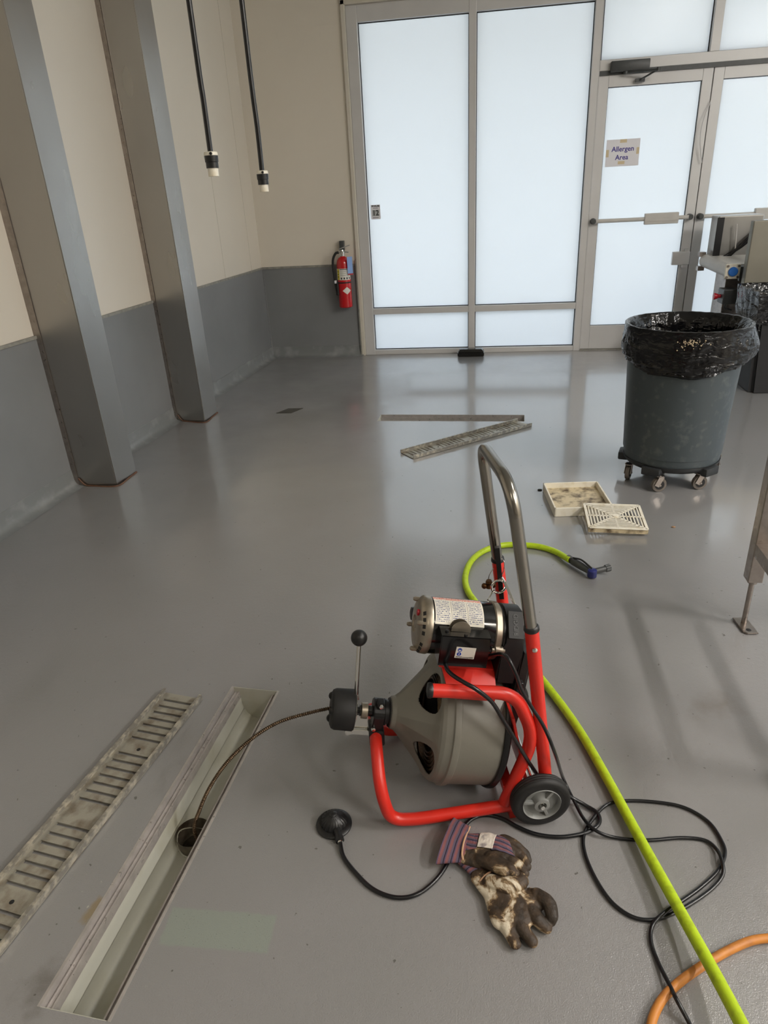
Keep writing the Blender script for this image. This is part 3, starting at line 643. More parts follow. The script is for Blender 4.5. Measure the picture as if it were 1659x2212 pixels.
def pict(bm):
    for i in range(4): wrap(bm, zb_+hB*.565, zb_+hB*.60, -.3+i*.42, -.08+i*.42, er+.0014, 4)
    for i in range(3): wrap(bm, zb_+hB*(.64+.035*i), zb_+hB*(.645+.035*i), -.35, .5, er+.0014, 6)
    for i in range(3): wrap(bm, zb_+hB*(.60+.05*i), zb_+hB*(.625+.05*i), -.8, -.65, er+.0018, 3)
    wrap(bm, zb_+hB*.75, zb_+hB*.762, -.4, .9, er+.0014, 8)
part('label_print', M['blacktext'], ex_, pict)
part('strap', M['blk'], ex_, wrap, zb_+hB*.485, zb_+hB*.51, -1.55, 1.55, er+.0025, 20)
def dia(bm):
    n = 12; rows = []
    for i in range(n+1):
        t = i/n; a = -.15+1.35*t; hh = .034*(1-abs(2*t-1)); rows.append([bm.verts.new((xb+(er+.001)*math.sin(a), EY-(er+.001)*math.cos(a), zb_+hB*.34+s*hh)) for s in (-1, 1)])
    for i in range(n): bm.faces.new((rows[i][0], rows[i+1][0], rows[i+1][1], rows[i][1]))
part('diamond_label', M['white'], ex_, dia)
part('inspection_tag', M['bluetag'], ex_, lambda bm: obox(bm, (xb+.075, EY-.055, zb_+hB*.83), (.022, .012, 0), (0, 0, .075), (.0004, -.0008, 0)), smooth=False, label='pale blue inspection tag')
part('tag_edge', M['estop'], ex_, lambda bm: obox(bm, (xb+.077, EY-.056, zb_+hB*.83-.078), (.022, .012, 0), (0, 0, .006), (.0004, -.0008, 0)), smooth=False)
# ------------------------------------------------------------------ trench drains
def trench(t_, c, d, L_, W_, depth, hole=None, simple=False):
    n = V((-d.y, d.x, 0)); hw = W_/2
    sec = [(-hw-.0012, -.02), (-hw-.0012, -.0004), (-hw+.006, 0), (-hw+.007, -.020), (-hw+.020, -.021), (-hw+.021, -.017), (-hw+.025, -.017), (-hw+.026, -.045)]
    sec = sec+[(-x, z) for x, z in sec[::-1]]
    def rails(side):
        def f(bm):
            s = sec[:8] if side < 0 else sec[8:]
            a = [bm.verts.new(c-d*L_/2+n*x+V((0, 0, z+.0008))) for x, z in s]; b_ = [bm.verts.new(c+d*L_/2+n*x+V((0, 0, z+.0008))) for x, z in s]
            for i in range(len(s)-1): bm.faces.new((a[i], a[i+1], b_[i+1], b_[i]))
            for q in ((-hw+.011),):   # thin longitudinal ribs
                x = q if side < 0 else -q
                obox(bm, c+n*x+V((0, 0, -.019)), d*(L_/2), n*.0010, V((0, 0, .003)))
        return f
    part('edge_rail', M['rail'], t_, rails(-1), smooth=False, label='steel edge rail'); part('edge_rail', M['rail'], t_, rails(1), smooth=False, label='steel edge rail')
    ci = hw-.026; prof = [(-ci, -.04), (-ci, -.06), (-ci*.93, -.09)]+[(ci*.9*math.sin(a), -depth+.045-.045*math.cos(a)) for a in np.linspace(-1.45, 1.45, 15)]+[(ci*.93, -.09), (ci, -.06), (ci, -.04)]
    def chan(bm):
        nn = 120 if hole else 4; rows = []
        for i in range(nn+1):
            q = c+d*(L_*(i/nn-.5)); rows.append([bm.verts.new(q+n*x+V((0, 0, z))) for x, z in prof])
        for i in range(nn):
            for j in range(len(prof)-1):
                cc = (rows[i][j].co+rows[i+1][j+1].co)/2
                if hole and (V((cc.x, cc.y))-V((hole.x, hole.y))).length < .046 and cc.z < -.075: continue
                bm.faces.new((rows[i][j], rows[i+1][j], rows[i+1][j+1], rows[i][j+1]))
        for r_ in (rows[0], rows[-1]): bm.faces.new(r_)
    part('channel', M['channel'], t_, chan)
    for s in (-1, 1): part('end_plate', M['channel'], t_, lambda bm, s=s: obox(bm, c+d*s*(L_/2+.004)+V((0, 0, -.03)), d*.006, n*(hw+.004), V((0, 0, .0285))), smooth=False)
    def light_leak_box(bm):
        lo = [c+d*i*(L_/2+.02)+n*j*(hw+.02) for i, j in ((-1, -1), (1, -1), (1, 1), (-1, 1))]
        a = [bm.verts.new(p+V((0, 0, -.0035))) for p in lo]; b_ = [bm.verts.new(p+V((0, 0, -.34))) for p in lo]; bm.faces.new(b_)
        for i in range(4): bm.faces.new((a[i], a[(i+1) % 4], b_[(i+1) % 4], b_[i]))
    part('light_leak_box', M['pipe'], t_, light_leak_box, smooth=False)  # hidden box added around the channel to keep stray light out
    if hole:
        def pp(bm):
            lathe(bm, hole+V((0, 0, -.085)), (0, 0, -1), [(0, .0465), (.02, .0465), (.05, .044), (.055, .040), (.17, .040), (.17, .001)], 32, capa=False, capb=False)
        part('outlet_pipe', M['pipe'], t_, pp)
        # collar sheet around the opening at the steep sides
        def lip(bm):
            for k in range(48):
                a = 2*PI*k/48
            pts = []
            for k in range(49):
                a = 2*PI*k/48; x = .0465*math.cos(a); yy = .0465*math.sin(a); xi = x/(ci*.9); z = -depth+.045-.045*math.cos(math.asin(max(-1, min(1, xi))))
                pts.append(hole*1+n*x+d*yy+V((0, 0, max(z, -depth))))
            tube(bm, pts, .0022, 6, cap=False)
        part('outlet_lip', M['channel'], t_, lip)
t1 = thing('trench_drain', 'open trench drain in the foreground floor with cable going in', 'drain', (tr1.x, tr1.y, 0), 'trench drains in the floor')
hp = P(400, 1808, -.11)
hd_ = (hp-tr1).dot(tdir); hole = tr1+tdir*hd_; hole.z = 0
trench(t1, V((tr1.x, tr1.y, 0)), tdir, TL1, TW, .125, hole)
t2 = thing('trench_drain', 'open trench drain further off, before the windows', 'drain', (tr2.x, tr2.y, 0), 'trench drains in the floor')
trench(t2, V((tr2.x, tr2.y, 0)), fdir, TL2, .156, .11)
# loose grates: shallow steel channel sections lying flanges up
def grate(label, c, d, L_, W_, zb=0.0, tilt=0.0, groups=((7, 7), (7, 7), (7,))):
    n = V((-d.y, d.x, 0)); t_ = thing('drain_grate', label, 'drain grate', (c.x, c.y, 0), 'loose slotted drain grates'); hw = W_/2; th = .003; z0 = .0035+zb
    pitch = L_/39.0; slot = .0075; sl = hw-.018; segs = []; dim = []
    s = pitch*1.2; k = 0
    seq = [7, 'd', 7, 'b', 7, 'd', 7, 'e']
    for q in seq:
        if isinstance(q, int):
            for _ in range(q): segs.append(s); s += pitch
        elif q == 'd': dim.append(s+pitch*.35); s += pitch*1.25
        elif q == 'b': s += pitch*2.0
    scale = (L_-pitch*1.0)/s; segs = [x*scale for x in segs]; dim = [x*scale for x in dim]
    def pt(x, y, z): return c+d*(L_/2-x)+n*y+V((0, 0, z))
    def plate(bm):
        obox(bm, pt(L_/2, (sl+hw)/2, z0), d*L_/2, n*((hw-sl)/2), V((0, 0, th/2))); obox(bm, pt(L_/2, -(sl+hw)/2, z0), d*L_/2, n*((hw-sl)/2), V((0, 0, th/2)))
        edges = [0]+[e for x in segs for e in (x-slot/2, x+slot/2)]+[L_]
        for i in range(0, len(edges), 2):
            a, b_ = edges[i], edges[i+1]; obox(bm, pt((a+b_)/2, 0, z0), d*((b_-a)/2), n*sl, V((0, 0, th/2)))
        for x in segs:   # turned-down slot lips
            obox(bm, pt(x-slot/2-.0008, 0, z0+.0022), d*.0008, n*sl, V((0, 0, .0022)))
    part('plate', M['grate'], t_, plate, smooth=False)
    def fl_(s):
        def f(bm): obox(bm, pt(L_/2, s*(hw-.002), z0+.009), d*L_/2, n*.002, V((0, 0, .0095)), .001, 1); obox(bm, pt(L_/2, s*(hw-.005), z0+.018), d*L_/2, n*.005, V((0, 0, .001)))
        return f
    part('flange', M['grateside'], t_, fl_(1), smooth=False, label='pale scaled side flange'); part('flange', M['grateside'], t_, fl_(-1), smooth=False, label='pale scaled side flange')
    for x in dim: part('screw_hole', M['rubber'], t_, lathe, pt(x, 0, z0+th/2), (0, 0, 1), [(0, .006), (.0006, .005)], 14, label='dark screw hole')
g1, g2, g3, g4 = P(355, 1497, .01), P(437, 1503, .01), P(0, 1895, .01), P(0, 2065, .01)
gd = ((g1-g3).normalized()+(g2-g4).normalized()).normalized(); gd.z = 0; gt = (g1+g2)/2; gt.z = 0; GL = .985
grate('slotted steel drain grate lying left of the foreground trench', gt-gd*GL/2, gd, GL, .142)
fa_, fb_ = (P(866, 976, .01)+P(892, 988, .01))/2, (P(1155, 918, .01)+P(1112, 907, .01))/2; gd2 = (fa_-fb_); gd2.z = 0; L2 = gd2.length; gd2.normalize(); c2 = (fa_+fb_)/2; c2.z = 0
grate('slotted steel drain grate lying askew beside the far trench', c2, gd2, L2, .142)
# square cover far left
q0, q1 = P(626, 887), P(626, 887)
cvp = P(626, 887.5)
co_ = thing('floor_drain_cover', 'small dark square cover set in the floor near the left wall', 'drain cover', (cvp.x, cvp.y, 0))
part('plate', M['coverplate'], co_, lambda bm: obox(bm, (cvp.x, cvp.y, .001), (.058, .0, 0), (0.03, .062, 0), (0, 0, .0014)), smooth=False)
# ------------------------------------------------------------------ sediment tray and square grate
TZ = .045
tc_ = [P(1184, 1043, TZ), P(1303, 1042, TZ), P(1313, 1092, TZ), P(1187, 1099, TZ)]
tcen = sum(tc_, V((0, 0, 0)))/4
tex = ((tc_[1]-tc_[0])+(tc_[2]-tc_[3])).normalized(); tey = V((-tex.y, tex.x, 0)); thx = ((tc_[1]-tc_[0]).length+(tc_[2]-tc_[3]).length)/4; thy = abs((tc_[0]-tc_[3]).dot(tey))/2
tcen.z = 0
tray = thing('drain_tray', 'soiled ivory square plastic drain tray open upward, behind the slotted cover', 'tray', tcen)
def trayw(bm):
    for s in (-1, 1):
        obox(bm, tcen+tex*s*(thx-.004)+V((0, 0, TZ/2+.001)), tex*.004, tey*thy, V((0, 0, TZ/2)), .001, 1); obox(bm, tcen+tey*s*(thy-.004)+V((0, 0, TZ/2+.001)), tex*thx, tey*.004, V((0, 0, TZ/2)), .001, 1)
part('side_wall', M['ivory'], tray, trayw, smooth=False)
part('tray_bottom', M['ivorydirty'], tray, lambda bm: obox(bm, tcen+V((0, 0, .016)), tex*(thx-.007), tey*(thy-.007), V((0, 0, .002))), smooth=False, label='brown-stained inside bottom')
GZ = .058
gq = [P(1256, 1087, GZ), P(1378, 1091, GZ-.006), P(1405, 1145, .035), P(1276, 1140, .040)]
gcen = sum(gq, V((0, 0, 0)))/4
gx = ((gq[1]-gq[0])+(gq[2]-gq[3])).normalized(); gy = ((gq[0]-gq[3])+(gq[1]-gq[2])).normalized(); gn = gx.cross(gy).normalized(); gy = gn.cross(gx)
hx_ = ((gq[1]-gq[0]).length+(gq[2]-gq[3]).length)/4; hy_ = ((gq[0]-gq[3]).length+(gq[1]-gq[2]).length)/4
sgr = thing('square_drain_grate', 'ivory square slotted drain cover leaning on the corner of the tray', 'drain grate', gcen)
def sq(bm):
    S = (hx_+hy_)/2
    def bar(a, b_, w_, h_=.004):
        p = gcen+gx*(a[0]*hx_)+gy*(a[1]*hy_); q = gcen+gx*(b_[0]*hx_)+gy*(b_[1]*hy_); dd = (q-p); l = dd.length/2; dd.normalize(); obox(bm, (p+q)/2, dd*l, gn.cross(dd)*w_, gn*.0014)
    for k in range(9):
        r = 1-.035-k*.112
        if r < .05: break
        w_ = .006 if k == 0 else .0028
        for (a, b_) in (((-r, -r), (r, -r)), ((r, -r), (r, r)), ((r, r), (-r, r)), ((-r, r), (-r, -r))): bar(a, b_, w_)
    bar((-.95, -.95), (.95, .95), .006); bar((-.95, .95), (.95, -.95), .006); bar((-.95, 0), (.95, 0), .0045); bar((0, -.95), (0, .95), .0045)
    lathe(bm, gcen, gn, [(-.003, .012), (.0045, .012)], 16)
part('slotted_top', M['ivory'], sgr, sq, smooth=False)
def skirt(bm):
    for s in (-1, 1):
        obox(bm, gcen+gx*s*(hx_-.003)-gn*.013, gx*.003, gy*(hy_-.002), gn*.010); obox(bm, gcen+gy*s*(hy_-.003)-gn*.013, gx*hx_, gy*.003, gn*.010)
part('skirt', M['ivorydirty'], sgr, skirt, smooth=False, label='dirty side skirt')
# bits of debris
for (px, py, r) in ((1166, 1058, .010), (1455, 1138, .008)):
    q = P(px, py, .003); bm = nb(); sphere(bm, q, r, 12, (1.1, .7, .35) if False else None)
    for v in bm.verts: v.co = q+V(((v.co.x-q.x)*1.2, (v.co.y-q.y)*.8, (v.co.z-q.z)*.45))+noise.noise_vector(v.co*130)*.002
    for v in bm.verts: v.co.z = max(.0006, v.co.z)
    o = obj('debris_scrap', bm, M['rubber'] if px < 1300 else mat('brown_crumb', s2l(150, 120, 92), .9), None)
    tag(o, 'small black scrap on the floor left of the tray' if px < 1300 else 'small brown crumb on the floor right of the square grate', 'debris')

# ------------------------------------------------------------------ wheeled bin with liner
CX, CY = .965, 3.57
dol = thing('bin_dolly', 'black round dolly on casters under the grey bin', 'dolly', (CX, CY, 0))
def plate_(bm):
    lathe(bm, (CX, CY, .088), (0, 0, 1), [(0, .12), (0, .205), (.008, .225), (.026, .240), (.040, .243), (.040, .236), (.026, .232), (.024, .10)], 48)
    for k in range(5):
        a = k*2*PI/5+.35; q = V((math.cos(a), math.sin(a), 0)); s_ = V((-q.y, q.x, 0)); obox(bm, V((CX, CY, .100))+q*.215, q*.045, s_*.048, V((0, 0, .022)), .008)
part('platform', M['dolly'], dol, plate_)
for k, (px, py) in enumerate(((1356, 1034), (1421, 1061), (1508, 1056), (1400, 1010), (1545, 1015))):
    ct = P(px, py); ct.z = 0
    rad = V((ct.x-CX, ct.y-CY, 0)); dd = math.cos(.5+k*1.3), math.sin(.5+k*1.3)
    ax = V((.92, -.4, 0)).normalized() if k != 0 else V((.2, -1, 0)).normalized()
    axn = V((.25, -.97, 0)) if k in (1, 2) else V((.9, -.42, 0)); axn.normalize()
    wc = ct+V((0, 0, .038))
    cs = part('caster_wheel', M['caster'], dol, lathe, wc-axn*.011, axn, [(0, .030), (.001, .037), (.011, .038), (.021, .037), (.022, .030)], 28)
    bm = nb(); lathe(bm, wc-axn*.013, axn, [(0, .024), (.026, .024)], 20); obj('hub', bm, M['rubber'], cs)
    def fork(bm):
        side = axn*.016
        for s in (-1, 1):
            p = wc+side*s; t2_ = V((0, 0, 1)); fw = axn.cross(t2_); obox(bm, p+V((0, 0, .022))+fw*.006, fw*.012+V((0, 0, .006)), axn*.0012, V((0, 0, .026))-fw*.012)
        lathe(bm, wc+V((0, 0, .046)), (0, 0, 1), [(0, .022), (.004, .022)], 16); lathe(bm, wc-axn*.02, axn, [(0, .005), (.04, .005)], 10)
    part('caster_fork', M['steel2'], dol, fork)
RZ = .80; RR = .283
bn = thing('rubbish_bin', 'round grey plastic bin on casters with black liner folded over its rim', 'bin', (CX, CY, .114))
def canb(bm):
    lathe(bm, (CX, CY, .114), (0, 0, 1), [(0, .21), (0, .225), (.012, .237), (.05, .240), (.052, .243), (.30, .254), (.58, .269), (.655, .274), (.66, .284), (.684, .286), (.686, .276), (.64, .268), (.3, .247), (.03, .228), (.028, .01)], 72)
part('body', M['can'], bn, canb)
# printed side label seen edge-on at right
def sidelab(bm):
    a0 = math.atan2(-.05, 1)
    for (z0, z1, da) in ((.40, .60, .10), (.62, .66, .06)):
        rows = []
        for i in range(7):
            a = .05+da*2*(i/6-.5)
            rows.append([bm.verts.new((CX+(r+.0015)*math.cos(a), CY+(r+.0015)*math.sin(a), z)) for z, r in ((z0, .114*0+.243+(z0-.114-.05)*.049), (z1, .243+(z1-.114-.05)*.049))])
        for i in range(6): bm.faces.new((rows[i][0], rows[i+1][0], rows[i+1][1], rows[i][1]))
part('side_label', M['white'], bn, sidelab, label='pale side label')
# handles
for s in (-1, 1):
    q = V((s, .0, 0)); part('handle', M['can'], bn, lambda bm: obox(bm, V((CX, CY, .70))+q*.285, q*.012, V((0, .06, 0)), V((0, 0, .018)), .006))
def linerbag(cx, cy, rz, rr, skirt_fn, label, seed, inner=.35, rbot=.24):
    bm = nb(); seg = 220; prof = []
    rows = []
    nS = 46
    for i in range(nS+1):
        t = i/nS; ring = []
        for k in range(seg):
            a = 2*PI*k/seg; ca, sa = math.cos(a), math.sin(a)
            depth_o = skirt_fn(a)
            if t < .42:      # outer skirt, from the hem up
                u = 1-t/.42; z = rz-depth_o*u; r = rr+.006+(.003+.028*max(0, math.cos(a+.15))**3)*math.sin(min(1, u**1.4)*PI)
                r -= .020*max(0, u-.8)/.2
                nz = noise.noise(V((ca*7+u*1.5, sa*7-u*1.2, z*7+seed)))
                f = noise.noise(V((a*5.0+u*2.5, u*2.2, seed*3.1)))
                r += (.007*abs(nz)+.005*f+.0045*noise.noise(V((a*22, u*5, seed))))*min(1, u*3)
                if u > .55: r += .006*math.sin(z*260+2*math.sin(a*3))*(u-.55)*2
            elif t < .5:     # over the rim
                u = (t-.42)/.08; r = rr+.010-.022*u; z = rz+.006*math.sin(u*PI)+.002*noise.noise(V((a*9, 0, seed)))
            else:            # inside
                u = (t-.5)/.5; r = rr-.012-.016*min(1, u*9)-.03*u-.02*abs(noise.noise(V((a*6, u*2, seed))))*min(1, u*6)-.012*noise.noise(V((a*14, u*3, seed+5)))*min(1, u*5); z = rz-inner*u
            ring.append(bm.verts.new((cx+r*ca, cy+r*sa, z)))
        rows.append(ring)
    for i in range(nS):
        for k in range(seg): bm.faces.new((rows[i][k], rows[i][(k+1) % seg], rows[i+1][(k+1) % seg], rows[i+1][k]))
    bm.faces.new(rows[-1]); return bm
def skf(a):   # hem: low at the front, higher at the sides, one big bulge at the right
    return .165+.045*math.sin(-a-.25)+.006*math.sin(3*a+1)+.005*math.sin(7*a)
bm = linerbag(CX, CY, RZ+.006, RR+.004, skf, '', 1.7)
o = obj('bin_liner', bm, M['bag'], None); tag(o, 'shiny black bin liner folded over the rim of the grey bin', 'bin liner')
# crumbs stuck on liner
bm = nb()
for k in range(70):
    a = -1.75+random.gauss(0, .10); z = RZ-.02-abs(random.gauss(0, .02)); r = RR+.0155; sphere(bm, V((CX+r*math.cos(a), CY+r*math.sin(a), z)), random.uniform(.0012, .0038), 6)
o = obj('food_residue', bm, mat('dough_residue', s2l(186, 168, 140), .8), None, kind='stuff'); tag(o, 'beige splatter stuck on the front of the black liner', 'residue')
# second bin behind, square and black
SX, SY_ = 2.05, 5.32
b2 = thing('black_bin', 'tall square black bin at right edge behind the round grey bin', 'bin', (SX, SY_, 0))
def b2b(bm):
    lo = [V((SX+i*.17, SY_+j*.17, .004)) for i, j in ((-1, -1), (1, -1), (1, 1), (-1, 1))]; hi = [V((SX+i*.23, SY_+j*.23, .70)) for i, j in ((-1, -1), (1, -1), (1, 1), (-1, 1))]
    a = [bm.verts.new(p) for p in lo]; b_ = [bm.verts.new(p) for p in hi]; bm.faces.new(a[::-1])
    for i in range(4): bm.faces.new((a[i], a[(i+1) % 4], b_[(i+1) % 4], b_[i]))
    bmesh.ops.bevel(bm, geom=[e for e in bm.edges if abs((e.verts[0].co-e.verts[1].co).z) > .3], offset=.03, segments=3, affect='EDGES')
part('body', mat('black_bin_plastic', s2l(20, 20, 22), .5, var=.2, vscale=30), b2, b2b)
bm = nb(); rows = []
for i, (z, r) in enumerate(((.50, .232), (.56, .245), (.62, .246), (.68, .250), (.715, .252), (.72, .240), (.70, .225), (.45, .20))):
    ring = []
    for k in range(120):
        a = 2*PI*k/120; ca, sa = math.cos(a), math.sin(a); q = max(abs(ca), abs(sa))**.85; w_ = .012*noise.noise(V((a*6, z*14, 4)))
        ring.append(bm.verts.new((SX+(r+w_)*ca/q, SY_+(r+w_)*sa/q, z+.01*noise.noise(V((a*4, 2, 1))))))
    rows.append(ring)
for i in range(len(rows)-1):
    for k in range(120): bm.faces.new((rows[i][k], rows[i][(k+1) % 120], rows[i+1][(k+1) % 120], rows[i+1][k]))
bm.faces.new(rows[-1])
o = obj('bin_liner', bm, M['bag'], None); tag(o, 'shiny black bin liner over the square black bin at right edge', 'bin liner')

# ------------------------------------------------------------------ conveyor machine, partly in view at right
KY = 5.80
def K(px, py, y=KY): return PP(px, py, (0, y, 0), (0, 1, 0))
kc = K(1581, 588)
kb = V((kc.x+.45, KY+.1, 0))
cv = thing('conveyor_machine', 'steel conveyor machine with white belt and blue roller cap at right edge', 'machine', kb)
r0 = K(1581, 586); far_ = KY+.55; r1 = PP(1524, 563, (0, far_, 0), (0, 1, 0)); rr_ = .052
ax = (r1-r0).normalized()
part('end_roller', M['belt'], cv, lathe, r0, ax, [(.0, rr_), ((r1-r0).length, rr_)], 12, label='white end roller')
rx = V((1, .0, 0))
def beltf(bm):
    up = V((0, 0, rr_*.96)); prism(bm, [r0+up, r1+up, r1+up+rx*.75, r0+up+rx*.75], V((0, 0, -.008))); prism(bm, [r0-up*.8, r1-up*.8, r1-up*.8+rx*.75, r0-up*.8+rx*.75], V((0, 0, -.006)))
part('belt', M['belt'], cv, beltf, smooth=False, label='white belt')
def bear(bm): obox(bm, r0+V((.0, -.012, -.0)), (.055, 0, 0), (0, .012, 0), (0, 0, .055), .01)
part('bearing_block', M['ivory'], cv, bear)
part('roller_cap', M['bluecap'], cv, lathe, r0+V((0, -.024, 0)), (0, -1, 0), [(0, .034), (.012, .034), (.018, .028)], 28, label='blue round cap')
for i in (-1, 1):
    for j in (-1, 1): part('bolt', M['steel2'], cv, lathe, r0+V((i*.04, -.024, j*.04)), (0, -1, 0), [(0, .010), (.006, .009)], 8)
part('side_rail', M['gunmetal'], cv, lambda bm: (box(bm, r0.x+.055, r0.x+.75, KY-.02, KY+.01, r0.z-.07, r0.z+.03)), smooth=False)
for dz in (-.06, .05): part('mounting_block', M['steel2'], cv, lambda bm: obox(bm, r1+V((-.03, .02, dz)), (.025, 0, 0), (0, .03, 0), (0, 0, .018)), smooth=False)
hd0 = PP(1553, 470, (0, far_-.1, 0), (0, 1, 0)); hd1 = PP(1640, 456, (0, far_-.1, 0), (0, 1, 0)); hl = PP(1553, 552, (0, far_-.1, 0), (0, 1, 0))
def hood(bm): box(bm, hd0.x, hd1.x+.05, far_-.1, far_+.1, r0.z+.03, hd0.z+.01, .01)
part('rear_hood', M['steel'], cv, hood, smooth=False)
part('hood_edge', M['blk'], cv, lambda bm: box(bm, hd0.x-.008, hd0.x+.045, far_-.104, far_-.1, r0.z+.04, hd0.z), smooth=False)
part('guide_rod', M['belt'], cv, tube, [PP(1592, 484, (0, far_-.15, 0), (0, 1, 0)), PP(1588, 540, (0, far_-.15, 0), (0, 1, 0))], .005, 8)
def cables(bm):
    for k in range(3): tube(bm, smooth_path([V((r0.x+.04+.02*k, far_-.13, r0.z+.055)), V((r0.x+.2, far_-.13-.02*k, r0.z+.16+.02*k)), V((r0.x+.34, far_-.13, r0.z+.32))]), .012, 8)
part('cable_bundle', M['cord'], cv, cables)
g0 = K(1610, 478, KY-.16); g1_ = K(1601, 642, KY-.16)
def frontg(bm): box(bm, g1_.x+.0, g1_.x+.75, KY-.17, KY-.10, g1_.z, g0.z, .006)
part('front_guard', mat('dull_steel_cover', s2l(128, 124, 112), .5, metal=.5, var=.05), cv, frontg, smooth=False, label='grey sheet-metal front cover')
pd0 = K(1566, 604, KY+.15)
part('pedestal', M['steel2'], cv, lambda bm: box(bm, pd0.x, pd0.x+.42, KY+.13, KY+.40, .02, r0.z-.03, .004), smooth=False)
eb = K(1572, 640, KY+.02)
es_ = part('stop_box', M['gunmetal'], cv, lambda bm: box(bm, eb.x-.045, eb.x+.06, KY-.02, KY+.12, eb.z-.055, eb.z+.055, .006), smooth=False)
bm = nb(); lathe(bm, V((eb.x-.047, KY+.04, eb.z)), (-1, 0, 0), [(0, .014), (.02, .014), (.022, .018), (.045, .026), (.052, .024)], 20); obj('stop_button', bm, M['estop'], es_, label='red mushroom button')
bm = nb(); tube(bm, smooth_path([V((eb.x-.01, KY+.02, eb.z-.06)), V((eb.x-.005, KY+.02, eb.z-.09)), V((eb.x+.05, KY+.05, eb.z-.11))]), .008, 8); obj('stop_cable', bm, M['cord'], es_)
for (x, y) in ((pd0.x+.05, KY+.16), (pd0.x+.05, KY+.37), (r0.x+.7, KY+.16)): part('foot', M['blk'], cv, box, x-.02, x+.02, y-.02, y+.02, 0, .03, smooth=False)
part('rear_support', M['steel2'], cv, lambda bm: box(bm, r0.x+.66, r0.x+.74, KY-.2, KY+.4, .03, r0.z+.05), smooth=False)

# ------------------------------------------------------------------ steel work table leg at right
ft = P(1600, 1352); LX, LY = ft.x+.012, ft.y+.01
tb_ = thing('steel_stand', 'worn stainless steel stand at right edge, one adjustable leg in view', 'stand', (LX, LY, 0))
def leg(bm, x, y):
    box(bm, x-.024, x+.024, y-.024, y+.024, .185, .90, .003)
tl = part('leg', M['steel2'], tb_, leg, LX, LY, smooth=False)
for (x, y) in ((LX, LY-.75), (LX+1.3, LY), (LX+1.3, LY-.75)): part('leg', M['steel2'], tb_, lambda bm, x=x, y=y: box(bm, x-.024, x+.024, y-.024, y+.024, .004, .90), smooth=False)
def rod(bm): lathe(bm, (LX, LY, .186), (0, 0, -1), [(0, .016), (.012, .016), (.014, .009), (.178, .009)], 16)
part('levelling_rod', M['steel2'], tb_, rod)
def fp(bm):
    o_ = V((LX, LY-.012, .003)); d_ = V((.10, -1, 0)).normalized(); n_ = V((1, .1, 0)).normalized()
    prism(bm, [o_+d_*a-n_*b_ for a, b_ in ((-.045, .024), (.040, .024), (.052, .012), (.052, -.024), (-.045, -.024))], V((0, 0, .005)), .001)
ftp = part('foot_plate', M['steel2'], tb_, fp, smooth=False)
bm = nb(); lathe(bm, V((LX+.002, LY-.045, .0083)), (0, 0, 1), [(0, .009), (.0006, .008)], 14); obj('bolt_hole', bm, M['rubber'], ftp)
SZ = .335
def shelf(bm):
    box(bm, LX-.02, LX+.03, LY-.78, LY+.02, SZ-.002, SZ, 0); box(bm, LX+.03, LX+1.32, LY-.03, LY+.02, SZ-.002, SZ, 0); box(bm, LX-.022, LX-.018, LY-.78, LY+.02, SZ-.045, SZ); box(bm, LX-.02, LX+1.32, LY+.018, LY+.022, SZ-.045, SZ)
part('lower_rail', M['steel2'], tb_, shelf, smooth=False)
part('top_rail', M['steel2'], tb_, lambda bm: (box(bm, LX-.03, LX+1.33, LY-.03, LY+.03, .90, .935), box(bm, LX-.03, LX+1.33, LY-.78, LY-.72, .90, .935), box(bm, LX-.03, LX+.03, LY-.72, LY-.03, .90, .935), box(bm, LX+1.27, LX+1.33, LY-.72, LY-.03, .90, .935)), smooth=False)

# ------------------------------------------------------------------ drain-cleaning machine
psi = math.radians(13); Fm = V((-math.cos(psi), -math.sin(psi), 0)); Lm = V((-math.sin(psi), math.cos(psi), 0)); Om = V((0.0988, 1.4373, 0))
def ml(u, v, z): return Om+Fm*u+Lm*v+V((0, 0, z))
TAU = math.radians(12); Am = Fm*math.cos(TAU)+V((0, 0, math.sin(TAU))); Um = -Fm*math.sin(TAU)+V((0, 0, math.cos(TAU))); NH = ml(.348, 0, .226)
def mt(s, v, U): return NH-Am*s+Lm*v+Um*U
mc = thing('drain_cleaning_machine', 'red-framed drain cleaning machine with grey cable drum and black motor', 'drain machine', Om)
RT = .0158
VN, VF = -.165, .150
def side(v):
    s = 1 if v > 0 else -1
    low = [ml(.050, v, .036), ml(.306, v, .0195), ml(.372, v, .028), ml(.392, v*.93, .12), ml(.392, v*.45, .185), ml(.390, s*.004, .175)]
    return low
def frame_side(v):
    def f(bm):
        tube(bm, fillet(side(v), [.03, .055, .06, .05], 8), RT, 16)
        tube(bm, fillet([ml(.262, v, .424), ml(.065, v, .392), ml(.014, v, .255), ml(.082, v, .045)], [.05, .06], 10), RT, 16)
        tube(bm, [ml(-.024, v, .085), ml(.034, v, .565)], RT, 16)
    return f
fr1 = part('frame_side', M['red'], mc, frame_side(VN), label='red tubular side frame'); fr2 = part('frame_side', M['red'], mc, frame_side(VF), label='red tubular side frame')
